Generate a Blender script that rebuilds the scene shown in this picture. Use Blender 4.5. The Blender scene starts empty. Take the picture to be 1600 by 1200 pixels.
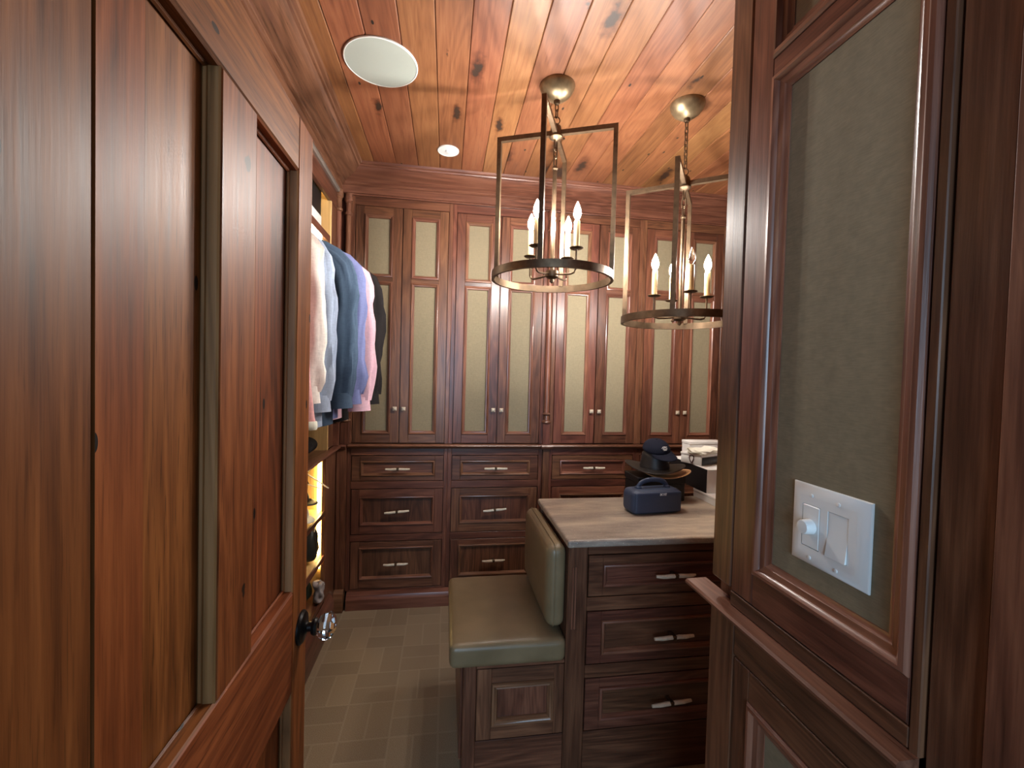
import bpy, bmesh, math, random
from mathutils import Vector, Matrix, noise
PI = math.pi
sin, cos, rad = math.sin, math.cos, math.radians
sc = bpy.context.scene
COL = sc.collection

# ------------------------------------------------------------------ camera
CAM_F, CAM_YAW, CAM_PITCH, CAM_ROLL, CAM_H = 678.07, -8.64438, -1.49381, 1.5511, 1.44
def cam_ray(a, b):
    y_, p_, r_ = rad(CAM_YAW), rad(CAM_PITCH), rad(CAM_ROLL)
    x = (cos(r_) * a + sin(r_) * b) / CAM_F
    z = -(-sin(r_) * a + cos(r_) * b) / CAM_F
    y = cos(p_) - sin(p_) * z
    Z = sin(p_) + cos(p_) * z
    return Vector((cos(y_) * x - sin(y_) * y, sin(y_) * x + cos(y_) * y, Z))
fwd = cam_ray(0, 0)
rgt = (cam_ray(1, 0) - fwd).normalized()
upv = (fwd - cam_ray(0, 1)).normalized()
fwd.normalize()
cd = bpy.data.cameras.new('camera')
cd.sensor_width = 36.0
cd.lens = CAM_F / 1600 * 36.0
cd.clip_start = 0.01
cam = bpy.data.objects.new('camera', cd)
COL.objects.link(cam)
m3 = Matrix((rgt, upv, -fwd)).transposed()
cam.matrix_world = Matrix.Translation((0, 0, CAM_H)) @ m3.to_4x4()
sc.camera = cam

# ------------------------------------------------------------------ world / exposure
w = bpy.data.worlds.new('daylight')
sc.world = w
w.use_nodes = True
bg = w.node_tree.nodes['Background']
bg.inputs[0].default_value = (0.68, 0.85, 1.0, 1)      # daylight of the room the doorway opens to
bg.inputs[1].default_value = 0.16
wl = bpy.data.lights.new('bedroom_window', 'AREA')       # tall window of the room behind the doorway
wl.shape = 'RECTANGLE'; wl.size = 1.8; wl.size_y = 1.7
wl.energy = 85.0; wl.color = (0.50, 0.74, 1.0)
wlo = bpy.data.objects.new('bedroom_window', wl); COL.objects.link(wlo)
wlo.location = (-0.5, -3.0, 1.6); wlo.rotation_euler = (rad(90), 0, rad(-8))
sc.view_settings.view_transform = 'Standard'
sc.view_settings.look = 'None'
sc.view_settings.gamma = 1.0
sc.view_settings.use_curve_mapping = False
sc.view_settings.exposure = 0.50
sc.cycles.max_bounces = 7
sc.cycles.diffuse_bounces = 4
sc.cycles.glossy_bounces = 3
sc.cycles.transmission_bounces = 6
BULB = 740.0          # emission of each candle bulb
LED = 26.0            # emission of the wardrobe strips

# ------------------------------------------------------------------ materials
def lin(r, g, b):
    f = lambda c: (c / 255 / 12.92) if c / 255 <= 0.04045 else ((c / 255 + 0.055) / 1.055) ** 2.4
    return (f(r), f(g), f(b), 1)
class NT:
    def __init__(s, name):
        s.m = bpy.data.materials.new(name)
        s.m.use_nodes = True
        s.t = s.m.node_tree
        s.b = s.t.nodes['Principled BSDF']
    def n(s, typ, **kw):
        nd = s.t.nodes.new(typ)
        for k, v in kw.items():
            if k == 'inp':
                for i, x in v.items():
                    nd.inputs[i].default_value = x
            else:
                setattr(nd, k, v)
        return nd
    def l(s, a, b):
        s.t.links.new(a, b)
    def math(s, op, a, b=None, c=None, clamp=False):
        nd = s.t.nodes.new('ShaderNodeMath'); nd.operation = op; nd.use_clamp = clamp
        for i, x in enumerate((a, b, c)):
            if x is None: continue
            if isinstance(x, (int, float)): nd.inputs[i].default_value = x
            else: s.l(x, nd.inputs[i])
        return nd.outputs[0]
    def mix(s, fac, a, b, bt='MIX'):
        nd = s.t.nodes.new('ShaderNodeMix'); nd.data_type = 'RGBA'; nd.blend_type = bt
        for i, x in ((0, fac), (6, a), (7, b)):
            if isinstance(x, (int, float, tuple)): nd.inputs[i].default_value = x
            else: s.l(x, nd.inputs[i])
        return nd.outputs[2]
    def ramp(s, fac, stops):
        nd = s.t.nodes.new('ShaderNodeValToRGB')
        el = nd.color_ramp.elements
        while len(el) < len(stops): el.new(0.5)
        for e, (p, c) in zip(el, stops):
            e.position = p; e.color = c
        s.l(fac, nd.inputs[0])
        return nd.outputs[0]
    def bump(s, h, st, dist=0.002):
        nd = s.n('ShaderNodeBump', inp={0: st, 1: dist})
        s.l(h, nd.inputs['Height']); s.l(nd.outputs[0], s.b.inputs['Normal'])

def plain(name, col, rough=0.5, metal=0.0, spec=0.5, var=0.0, scale=60, bump=0.0, **kw):
    t = NT(name)
    t.b.inputs['Base Color'].default_value = col
    t.b.inputs['Roughness'].default_value = rough
    t.b.inputs['Metallic'].default_value = metal
    t.b.inputs['Specular IOR Level'].default_value = spec
    for k, v in kw.items():
        t.b.inputs[k.replace('_', ' ')].default_value = v
    if var or bump:
        tc = t.n('ShaderNodeTexCoord')
        nz = t.n('ShaderNodeTexNoise', inp={'Scale': scale, 'Detail': 4.0})
        t.l(tc.outputs['Object'], nz.inputs['Vector'])
        if var:
            d = tuple(c * (1 - var) for c in col[:3]) + (1,)
            u = tuple(min(1, c * (1 + var)) for c in col[:3]) + (1,)
            t.l(t.ramp(nz.outputs[0], [(0.3, d), (0.7, u)]), t.b.inputs['Base Color'])
        if bump:
            t.bump(nz.outputs[0], bump)
    return t.m

def wood(name, dark, mid, light, axis, rough=0.3, fine=150.0, tone=0.16, knots=0.0, holes=0.0, coat=0.0, rings=0.35, spec=0.5, plane=(0, 1), pores=0.0):
    """stained timber, grain along AXIS (0 x, 1 y, 2 z)"""
    t = NT(name)
    tc = t.n('ShaderNodeTexCoord'); oi = t.n('ShaderNodeObjectInfo')
    rnd = oi.outputs['Random']
    off = t.n('ShaderNodeCombineXYZ')
    t.l(t.math('MULTIPLY', rnd, 17.3), off.inputs[0]); t.l(t.math('MULTIPLY', rnd, 9.1), off.inputs[1]); t.l(t.math('MULTIPLY', rnd, 31.7), off.inputs[2])
    ad = t.n('ShaderNodeVectorMath', operation='ADD')
    t.l(tc.outputs['Object'], ad.inputs[0]); t.l(off.outputs[0], ad.inputs[1])
    def mapped(along, across):
        mp = t.n('ShaderNodeMapping')
        s_ = [across] * 3; s_[axis] = along
        mp.inputs['Scale'].default_value = s_
        t.l(ad.outputs[0], mp.inputs[0])
        return mp.outputs[0]
    def flat2(along, across, o):
        sx = t.n('ShaderNodeSeparateXYZ'); t.l(ad.outputs[0], sx.inputs[0])
        cx = t.n('ShaderNodeCombineXYZ')
        ac, al = plane
        t.l(t.math('ADD', t.math('MULTIPLY', sx.outputs[ac], across), o), cx.inputs[0]); t.l(t.math('MULTIPLY', sx.outputs[al], along), cx.inputs[1])
        return cx.outputs[0]
    n1 = t.n('ShaderNodeTexNoise', inp={'Scale': 1.0, 'Detail': 3.0, 'Distortion': 0.6}); t.l(mapped(0.9, 9.0), n1.inputs['Vector'])
    rg = t.math('FRACT', t.math('MULTIPLY', n1.outputs[0], 9.0))
    rg = t.math('ABSOLUTE', t.math('SUBTRACT', rg, 0.5))
    n2 = t.n('ShaderNodeTexNoise', inp={'Scale': 1.0, 'Detail': 5.0, 'Roughness': 0.65}); t.l(mapped(fine * 0.035, fine), n2.inputs['Vector'])
    n3 = t.n('ShaderNodeTexNoise', inp={'Scale': 1.0, 'Detail': 2.0}); t.l(mapped(0.8, 3.2), n3.inputs['Vector'])
    f = t.math('ADD', t.math('MULTIPLY', n2.outputs[0], 0.55), t.math('MULTIPLY', rg, rings))
    f = t.math('ADD', f, t.math('MULTIPLY', n3.outputs[0], 0.5))
    c = t.ramp(f, [(0.38, dark), (0.60, mid), (0.84, light)])
    if pores:
        n4 = t.n('ShaderNodeTexNoise', inp={'Scale': 1.0, 'Detail': 2.0, 'Distortion': 0.3}); t.l(mapped(13.0, 330.0), n4.inputs['Vector'])
        pm = t.math('MULTIPLY', t.math('MULTIPLY', t.math('SUBTRACT', n4.outputs[0], 0.56, clamp=True), 9.0, clamp=True), t.math('MULTIPLY', t.math('SUBTRACT', n3.outputs[0], 0.35, clamp=True), 4.0, clamp=True))
        c = t.mix(t.math('MULTIPLY', pm, pores), c, t.mix(1.0, c, (0.25, 0.2, 0.17, 1), 'MULTIPLY'))
    if tone:
        v = t.math('ADD', t.math('MULTIPLY', t.math('SUBTRACT', rnd, 0.5), 2 * tone), 1.0)
        hs = t.n('ShaderNodeHueSaturation'); t.l(c, hs.inputs['Color']); t.l(v, hs.inputs['Value'])
        hr = t.math('ADD', t.math('MULTIPLY', t.math('FRACT', t.math('MULTIPLY', rnd, 7.7)), 0.02), 0.49)
        t.l(hr, hs.inputs['Hue'])
        c = hs.outputs[0]
    if knots:
        vo = t.n('ShaderNodeTexVoronoi', voronoi_dimensions='2D', inp={'Scale': 1.0}); t.l(flat2(1.7, 5.0, 0.0), vo.inputs['Vector'])
        wn = t.n('ShaderNodeTexNoise', inp={'Scale': 30.0, 'Detail': 3.0}); t.l(ad.outputs[0], wn.inputs['Vector'])
        d = t.math('ADD', vo.outputs['Distance'], t.math('MULTIPLY', t.math('SUBTRACT', wn.outputs[0], 0.5), 0.22))
        sel = t.n('ShaderNodeSeparateColor'); t.l(vo.outputs['Color'], sel.inputs[0])
        size = t.math('MULTIPLY', t.math('SUBTRACT', sel.outputs[0], 1.0 - knots), 0.5, clamp=True)
        k = t.math('SUBTRACT', 1.0, t.math('DIVIDE', d, t.math('MAXIMUM', size, 0.001)), clamp=True)
        k = t.math('MULTIPLY', k, t.math('GREATER_THAN', sel.outputs[0], 1.0 - knots))
        halo = t.math('MULTIPLY', k, 1.6, clamp=True)
        c = t.mix(halo, c, t.mix(1.0, c, (0.45, 0.36, 0.30, 1), 'MULTIPLY'))
        c = t.mix(t.math('MULTIPLY', t.math('SUBTRACT', k, 0.5, clamp=True), 5.0, clamp=True), c, (0.028, 0.014, 0.008, 1))
    if holes:
        vh = t.n('ShaderNodeTexVoronoi', voronoi_dimensions='2D', inp={'Scale': 1.0}); t.l(flat2(5.0, 11.0, 3.7), vh.inputs['Vector'])
        s2 = t.n('ShaderNodeSeparateColor'); t.l(vh.outputs['Color'], s2.inputs[0])
        h = t.math('MULTIPLY', t.math('LESS_THAN', vh.outputs['Distance'], 0.05), t.math('GREATER_THAN', s2.outputs[1], 1 - holes))
        c = t.mix(h, c, (0.008, 0.005, 0.004, 1))
    t.l(c, t.b.inputs['Base Color'])
    t.l(t.math('ADD', t.math('MULTIPLY', n2.outputs[0], 0.16), rough - 0.08), t.b.inputs['Roughness'])
    t.b.inputs['Specular IOR Level'].default_value = spec
    if coat:
        t.b.inputs['Coat Weight'].default_value = coat
        t.b.inputs['Coat Roughness'].default_value = 0.18
    t.bump(n2.outputs[0], 0.22, 0.0012)
    return t.m

WD = (lin(54, 31, 23), lin(92, 56, 41), lin(126, 82, 60))
WAL = [wood('walnut_%s' % a, *WD, i, rough=0.33, spec=0.42, coat=0.08) for i, a in enumerate('xyz')]
WX, WY, WZ = 0, 1, 2
MO = [wood('moulding_%s' % a, lin(72, 44, 32), lin(108, 70, 52), lin(138, 95, 72), i, rough=0.30, spec=0.45, coat=0.12) for i, a in enumerate('xyz')]
OD = (lin(64, 33, 18), lin(116, 63, 32), lin(150, 88, 48))
OAKY = wood('door_oak_y', *OD, 1, rough=0.46, spec=0.20, pores=0.6, fine=110, holes=0.16, knots=0.25, tone=0.24, plane=(2, 1))
OAKZ = wood('door_oak_z', *OD, 2, rough=0.46, spec=0.20, pores=0.6, fine=110, holes=0.22, knots=0.2, tone=0.24, plane=(1, 2))
OAKP = wood('door_return_oak', lin(116, 80, 48), lin(156, 112, 70), lin(182, 138, 94), 2, rough=0.45, fine=90, holes=0.2, plane=(1, 2))
PLANK = wood('ceiling_oak', lin(98, 57, 33), lin(130, 83, 51), lin(148, 102, 66), 1, rough=0.5, pores=0.3, fine=110, tone=0.15, knots=0.55, holes=0.12, rings=0.25)
MAPLE = wood('pale_maple', lin(196, 156, 92), lin(220, 184, 118), lin(232, 200, 138), 2, rough=0.5, tone=0.03, rings=0.12)
DARKGAP = plain('dark_groove', lin(30, 17, 12), 0.7)

def fabric_mat(name, col, rough=0.85, thread=420.0, var=0.12, bump=0.25, streak=None):
    t = NT(name)
    tc = t.n('ShaderNodeTexCoord')
    hs = []
    for sv in ((thread, thread * 0.12, thread * 0.12), (thread * 0.12, thread * 0.12, thread)):
        mp = t.n('ShaderNodeMapping'); mp.inputs['Scale'].default_value = sv; t.l(tc.outputs['Object'], mp.inputs[0])
        nz = t.n('ShaderNodeTexNoise', inp={'Scale': 1.0, 'Detail': 2.0}); t.l(mp.outputs[0], nz.inputs['Vector']); hs.append(nz.outputs[0])
    h = t.math('MULTIPLY', t.math('ADD', hs[0], hs[1]), 0.5)
    d = tuple(c * (1 - var) for c in col[:3]) + (1,); u = tuple(min(1, c * (1 + var)) for c in col[:3]) + (1,)
    t.l(t.ramp(h, [(0.35, d), (0.65, u)]), t.b.inputs['Base Color'])
    t.b.inputs['Roughness'].default_value = rough
    t.b.inputs['Specular IOR Level'].default_value = 0.25
    t.bump(h, bump, 0.0006)
    return t.m
LINEN = fabric_mat('olive_linen', lin(128, 117, 94), thread=500)

def carpet_mat():
    t = NT('basketweave_carpet')
    tc = t.n('ShaderNodeTexCoord')
    sp = t.n('ShaderNodeSeparateXYZ'); t.l(tc.outputs['Object'], sp.inputs[0])
    S = 0.19
    u = t.math('DIVIDE', sp.outputs[0], S); v = t.math('DIVIDE', sp.outputs[1], S)
    fu, fv = t.math('FRACT', u), t.math('FRACT', v)
    iu, iv = t.math('FLOOR', u), t.math('FLOOR', v)
    par = t.math('ABSOLUTE', t.math('MODULO', t.math('ADD', iu, iv), 2.0))
    wv = t.math('ADD', t.math('MULTIPLY', fu, par), t.math('MULTIPLY', fv, t.math('SUBTRACT', 1.0, par)))
    st = t.math('FLOOR', t.math('MULTIPLY', wv, 2.0))
    cv = t.n('ShaderNodeCombineXYZ'); t.l(iu, cv.inputs[0]); t.l(iv, cv.inputs[1]); t.l(st, cv.inputs[2])
    wn = t.n('ShaderNodeTexWhiteNoise', noise_dimensions='3D'); t.l(cv.outputs[0], wn.inputs['Vector'])
    e = t.math('MINIMUM', t.math('MINIMUM', fu, t.math('SUBTRACT', 1.0, fu)), t.math('MINIMUM', fv, t.math('SUBTRACT', 1.0, fv)))
    e = t.math('MINIMUM', e, t.math('ABSOLUTE', t.math('SUBTRACT', wv, 0.5)))
    line = t.math('LESS_THAN', e, 0.022)
    nz = t.n('ShaderNodeTexNoise', inp={'Scale': 380.0, 'Detail': 3.0}); t.l(tc.outputs['Object'], nz.inputs['Vector'])
    nb = t.n('ShaderNodeTexNoise', inp={'Scale': 3.0, 'Detail': 2.0}); t.l(tc.outputs['Object'], nb.inputs['Vector'])
    c = t.ramp(t.math('ADD', t.math('MULTIPLY', wn.outputs['Value'], 0.75), t.math('MULTIPLY', nb.outputs[0], 0.3)), [(0.1, lin(136, 119, 96)), (0.55, lin(150, 132, 107)), (0.95, lin(164, 145, 118))])
    c = t.mix(t.math('MULTIPLY', line, 0.20), c, lin(204, 188, 162))
    c = t.mix(0.35, c, t.ramp(nz.outputs[0], [(0.3, lin(90, 76, 62)), (0.7, lin(190, 172, 146))]))
    t.l(c, t.b.inputs['Base Color']); t.b.inputs['Roughness'].default_value = 0.95
    t.b.inputs['Specular IOR Level'].default_value = 0.1
    t.bump(t.math('ADD', nz.outputs[0], t.math('MULTIPLY', line, 0.6)), 0.6, 0.004)
    return t.m
CARPET = carpet_mat()

def stone_mat():
    t = NT('banded_travertine')
    tc = t.n('ShaderNodeTexCoord')
    mp = t.n('ShaderNodeMapping'); mp.inputs['Scale'].default_value = (1.9, 10.0, 10.0); t.l(tc.outputs['Object'], mp.inputs[0])
    n1 = t.n('ShaderNodeTexNoise', inp={'Scale': 1.0, 'Detail': 9.0, 'Distortion': 0.25, 'Roughness': 0.72}); t.l(mp.outputs[0], n1.inputs['Vector'])
    n2 = t.n('ShaderNodeTexNoise', inp={'Scale': 180.0, 'Detail': 3.0}); t.l(tc.outputs['Object'], n2.inputs['Vector'])
    c = t.ramp(n1.outputs[0], [(0.30, lin(108, 96, 88)), (0.47, lin(152, 138, 124)), (0.60, lin(182, 166, 144)), (0.76, lin(208, 194, 172))])
    c = t.mix(t.math('MULTIPLY', t.math('GREATER_THAN', n2.outputs[0], 0.66), 0.5), c, lin(214, 200, 172))
    t.l(c, t.b.inputs['Base Color']); t.b.inputs['Roughness'].default_value = 0.42
    t.bump(n2.outputs[0], 0.25, 0.002)
    return t.m
STONE = stone_mat()
def leather_mat():
    t = NT('olive_leather')
    tc = t.n('ShaderNodeTexCoord')
    vo = t.n('ShaderNodeTexVoronoi', inp={'Scale': 320.0}); t.l(tc.outputs['Object'], vo.inputs['Vector'])
    nz = t.n('ShaderNodeTexNoise', inp={'Scale': 7.0, 'Detail': 3.0}); t.l(tc.outputs['Object'], nz.inputs['Vector'])
    t.l(t.ramp(nz.outputs[0], [(0.3, lin(108, 92, 66)), (0.7, lin(128, 110, 82))]), t.b.inputs['Base Color'])
    t.b.inputs['Roughness'].default_value = 0.38
    t.bump(vo.outputs['Distance'], 0.18, 0.001)
    return t.m
LEATHER = leather_mat()

BRONZE = plain('aged_bronze', lin(96, 78, 60), 0.42, 0.85, var=0.25, scale=40)
CANOPYM = plain('canopy_pewter', lin(142, 124, 96), 0.38, 0.75, var=0.3, scale=30)
CANDLE = plain('ivory_candle_sleeve', lin(206, 176, 124), 0.5, var=0.08, scale=50)
WHITEP = plain('white_plastic', lin(226, 228, 226), 0.35)
GRILLE = plain('speaker_grille_white', lin(156, 163, 155), 0.6, var=0.03, scale=700, bump=0.2)
BLACKM = plain('black_iron', lin(22, 21, 22), 0.35, 0.5)
BONE = plain('horn_bone', lin(214, 200, 176), 0.4, var=0.14, scale=70)
NICKEL = plain('hammered_nickel', lin(206, 194, 174), 0.35, 0.35, var=0.15, scale=120, bump=0.3)
NAVY = plain('navy_rubber', lin(46, 58, 80), 0.5, var=0.08, scale=300, bump=0.1)
SILVER = plain('silver_print', lin(214, 218, 224), 0.4)
BLACKC = plain('black_card', lin(17, 16, 18), 0.5)
WHITEC = plain('white_card', lin(226, 224, 220), 0.55)
GREYC = plain('slate_card', lin(52, 56, 60), 0.5)
BROWNR = plain('brown_ribbon', lin(82, 48, 38), 0.6)
HATM = plain('black_hat_leather', lin(34, 30, 28), 0.45, var=0.2, scale=40, bump=0.15)
TANM = plain('tan_leather', lin(198, 152, 104), 0.5, var=0.1, scale=40)
CAPM = fabric_mat('navy_cotton', lin(22, 26, 42), thread=600)
CLOTH = fabric_mat('white_cotton', lin(226, 224, 208), thread=400, var=0.05)
DKCLOTH = fabric_mat('charcoal_knit', lin(36, 34, 34), thread=300)
GREEN = plain('dark_green_nylon', lin(22, 38, 32), 0.4, var=0.2, scale=25)
OLIVEB = plain('dark_olive_nylon', lin(34, 34, 28), 0.45, var=0.2, scale=25)
LEATHERD = plain('brown_shoe_leather', lin(66, 34, 22), 0.3, var=0.15, scale=30)
SOLE = plain('black_sole', lin(16, 14, 13), 0.6)
ALU = plain('satin_aluminium', lin(190, 188, 180), 0.35, 0.8)
GLASS = plain('clear_glass', (1, 1, 1, 1), 0.02, 0.0, Transmission_Weight=1.0, IOR=1.5)
CRYSTAL = plain('cut_crystal', (1, 1, 1, 1), 0.0, 0.0, Transmission_Weight=1.0, IOR=1.56)
SCREEN = plain('dark_glass_screen', lin(20, 21, 24), 0.15)
def emit(name, col, st):
    t = NT(name)
    t.b.inputs['Base Color'].default_value = (0.8, 0.8, 0.8, 1)
    t.b.inputs['Emission Color'].default_value = col
    t.b.inputs['Emission Strength'].default_value = st
    return t.m
BULBM = emit('glowing_bulb', (1.0, 0.95, 0.89, 1), BULB)
LEDY = emit('warm_led', (1.0, 0.74, 0.28, 1), LED)
LEDW = emit('white_led', (1.0, 0.92, 0.74, 1), LED * 1.3)

# ------------------------------------------------------------------ mesh building
class MB:
    def __init__(s, T=None):
        s.v = []; s.f = []; s.mi = []
        s.T = T or (lambda u, n, z: (u, n, z))
    def add(s, verts, faces, mi=0):
        o = len(s.v); s.v += [tuple(p) for p in verts]
        s.f += [tuple(i + o for i in f) for f in faces]; s.mi += [mi] * len(faces)
        return s
    def box(s, u0, u1, n0, n1, z0, z1, mi=0, b=0.0015):
        a = Vector(s.T(u0, n0, z0)); c = Vector(s.T(u1, n1, z1))
        lo = [min(a[i], c[i]) for i in range(3)]; hi = [max(a[i], c[i]) for i in range(3)]
        b = min(b, *[(hi[i] - lo[i]) * 0.3 for i in range(3)])
        V = []; ix = {}
        for sx in (0, 1):
            for sy in (0, 1):
                for sz in (0, 1):
                    for ax in range(3):
                        p = []
                        for i, sg in enumerate((sx, sy, sz)):
                            ins = 0 if i == ax else b
                            p.append(hi[i] - ins if sg else lo[i] + ins)
                        ix[(sx, sy, sz, ax)] = len(V); V.append(p)
        F = []
        for ax in range(3):
            o1, o2 = [i for i in range(3) if i != ax]
            for sg in (0, 1):
                q = []
                for x1, x2 in ((0, 0), (1, 0), (1, 1), (0, 1)):
                    k = [0, 0, 0]; k[ax] = sg; k[o1] = x1; k[o2] = x2
                    q.append(ix[tuple(k) + (ax,)])
                F.append(q)
            for x1 in (0, 1):
                for x2 in (0, 1):
                    q = []
                    for sg, wh in ((0, o1), (0, o2), (1, o2), (1, o1)):
                        k = [0, 0, 0]; k[ax] = sg; k[o1] = x1; k[o2] = x2
                        q.append(ix[tuple(k) + (wh,)])
                    F.append(q)
        for k in [(x, y, z) for x in (0, 1) for y in (0, 1) for z in (0, 1)]:
            F.append([ix[k + (a_,)] for a_ in range(3)])
        return s.add(V, F, mi)
    def extrude(s, prof, u0, u1, m0=0.0, m1=0.0, mi=0):
        """profile of (n, z) along u; ends mitred by m * n"""
        k = len(prof)
        V = [s.T(u0 + m0 * n, n, z) for n, z in prof] + [s.T(u1 - m1 * n, n, z) for n, z in prof]
        F = [(i, (i + 1) % k, k + (i + 1) % k, k + i) for i in range(k)] + [tuple(range(k)), tuple(range(k, 2 * k))]
        return s.add(V, F, mi)
    def pframe(s, u0, u1, z0, z1, prof, mi=0, mi2=None):
        """mitred picture-frame moulding: profile of (inset, n)"""
        V = []
        for d, n in prof:
            V += [s.T(u0 + d, n, z0 + d), s.T(u1 - d, n, z0 + d), s.T(u1 - d, n, z1 - d), s.T(u0 + d, n, z1 - d)]
        k = len(prof); F = []; ms = []
        for i in range(k):
            j = (i + 1) % k
            for c in range(4):
                e = (c + 1) % 4
                F.append((4 * i + c, 4 * i + e, 4 * j + e, 4 * j + c)); ms.append(mi if c % 2 == 0 or mi2 is None else mi2)
        s.add(V, F, mi)
        s.mi[-len(ms):] = ms
        return s
    def lathe(s, prof, c=(0, 0, 0), seg=24, mi=0, axis=2, cap=True):
        V = []
        for r, h in prof:
            for i in range(seg):
                a = 2 * PI * i / seg
                p = (r * cos(a), r * sin(a), h)
                if axis == 0: p = (h, r * cos(a), r * sin(a))
                elif axis == 1: p = (r * cos(a), h, r * sin(a))
                V.append((c[0] + p[0], c[1] + p[1], c[2] + p[2]))
        k = len(prof)
        F = [(j * seg + i, j * seg + (i + 1) % seg, (j + 1) * seg + (i + 1) % seg, (j + 1) * seg + i) for j in range(k - 1) for i in range(seg)]
        if cap: F += [tuple(range(seg)), tuple(range((k - 1) * seg, k * seg))]
        return s.add(V, F, mi)
    def tube(s, path, rs, seg=10, mi=0, closed=False, ry=None, up=(0, 0, 1)):
        P = [Vector(p) for p in path]; n = len(P)
        if isinstance(rs, (int, float)): rs = [rs] * n
        if ry is None: ry = rs
        elif isinstance(ry, (int, float)): ry = [ry] * n
        V = []
        for i, p in enumerate(P):
            a = P[(i - 1) % n] if (closed or i > 0) else p
            b = P[(i + 1) % n] if (closed or i < n - 1) else p
            t = (b - a).normalized()
            u_ = Vector(up)
            if abs(t.dot(u_)) > 0.95: u_ = Vector((1, 0, 0)) if abs(t.x) < 0.9 else Vector((0, 1, 0))
            x = t.cross(u_).normalized(); y = x.cross(t).normalized()
            for k in range(seg):
                an = 2 * PI * k / seg
                V.append(p + x * cos(an) * rs[i] + y * sin(an) * ry[i])
        F = []
        for i in range(n if closed else n - 1):
            j = (i + 1) % n
            for k in range(seg):
                F.append((i * seg + k, i * seg + (k + 1) % seg, j * seg + (k + 1) % seg, j * seg + k))
        if not closed: F += [tuple(range(seg)), tuple(range((n - 1) * seg, n * seg))]
        return s.add(V, F, mi)
    def rbox(s, c, size, r, N=8, mi=0, fn=None, rot=0.0):
        """rounded box, each face an N x N grid; fn(p, unit) may move points"""
        hx, hy, hz = [x / 2 for x in size]
        V = []; idx = {}; F = []
        def vert(q):
            key = tuple(round(x, 5) for x in q)
            if key in idx: return idx[key]
            p = Vector((q[0] * hx, q[1] * hy, q[2] * hz))
            inn = Vector((max(-hx + r, min(hx - r, p.x)), max(-hy + r, min(hy - r, p.y)), max(-hz + r, min(hz - r, p.z))))
            d = p - inn
            if d.length > 1e-9: p = inn + d.normalized() * r
            if fn: p = fn(p, Vector(q))
            if rot: p = Vector((p.x * cos(rot) - p.y * sin(rot), p.x * sin(rot) + p.y * cos(rot), p.z))
            idx[key] = len(V); V.append((p.x + c[0], p.y + c[1], p.z + c[2]))
            return idx[key]
        g = [math.sin(PI / 2 * (2 * i / N - 1)) for i in range(N + 1)]
        for ax in range(3):
            o1, o2 = [i for i in range(3) if i != ax]
            for sg in (-1, 1):
                for i in range(N):
                    for j in range(N):
                        q4 = []
                        for a, b in ((i, j), (i + 1, j), (i + 1, j + 1), (i, j + 1)):
                            q = [0, 0, 0]; q[ax] = sg; q[o1] = g[a]; q[o2] = g[b]
                            q4.append(vert(q))
                        F.append(q4)
        return s.add(V, F, mi)
    def mesh(s, name, mats, base=(0, 0, 0), smooth=35):
        me = bpy.data.meshes.new(name)
        me.from_pydata([(x - base[0], y - base[1], z - base[2]) for x, y, z in s.v], [], s.f)
        if not isinstance(mats, (list, tuple)): mats = [mats]
        for m in mats: me.materials.append(m)
        for p, i in zip(me.polygons, s.mi): p.material_index = i
        bm = bmesh.new(); bm.from_mesh(me)
        bmesh.ops.recalc_face_normals(bm, faces=bm.faces)
        bm.to_mesh(me); bm.free()
        if smooth:
            for p in me.polygons: p.use_smooth = True
            me.set_sharp_from_angle(angle=rad(smooth))
        return me
    def build(s, name, mats, parent=None, smooth=35, base=None, **tags):
        if parent is not None: base = wloc(parent)
        elif base is None: base = (0, 0, 0)
        o = bpy.data.objects.new(name, s.mesh(name, mats, base, smooth))
        COL.objects.link(o)
        if parent is not None: o.parent = parent
        else: o.location = base
        return tag(o, **tags)
def wloc(o):
    v = Vector((0, 0, 0))
    while o is not None:
        v += o.location; o = o.parent
    return v
def tag(o, label=None, cat=None, group=None, kind=None):
    if label: o['label'] = label
    if cat: o['category'] = cat
    if group: o['group'] = group
    if kind: o['kind'] = kind
    return o
def thing(name, loc, label=None, cat=None, group=None, kind=None):
    o = bpy.data.objects.new(name, None); o.empty_display_size = 0.05
    o.location = loc; COL.objects.link(o)
    return tag(o, label, cat, group, kind)
def part(name, parent):
    """a bare grouping part (only used where the part's own mesh follows)"""
    o = bpy.data.objects.new(name, None); COL.objects.link(o); o.parent = parent
    return o
def dup(root, dx=(0, 0, 0), label=None):
    r = root.copy(); COL.objects.link(r); r.location = root.location + Vector(dx)
    if label: r['label'] = label
    for ch in list(root.children):
        c = ch.copy(); COL.objects.link(c); c.parent = r
        for g in list(ch.children):
            d = g.copy(); COL.objects.link(d); d.parent = c
    return r
T_BACK = lambda Y0: (lambda u, n, z: (u, Y0 - n, z))      # faces -Y
T_RIGHT = lambda X0: (lambda u, n, z: (X0 - n, u, z))     # faces -X
T_LEFT = lambda X0: (lambda u, n, z: (X0 + n, u, z))      # faces +X

YB = 2.69       # face of the cabinets on the far wall
XF = -0.63      # face of the open wardrobe
ZC = 2.60       # ceiling

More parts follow.
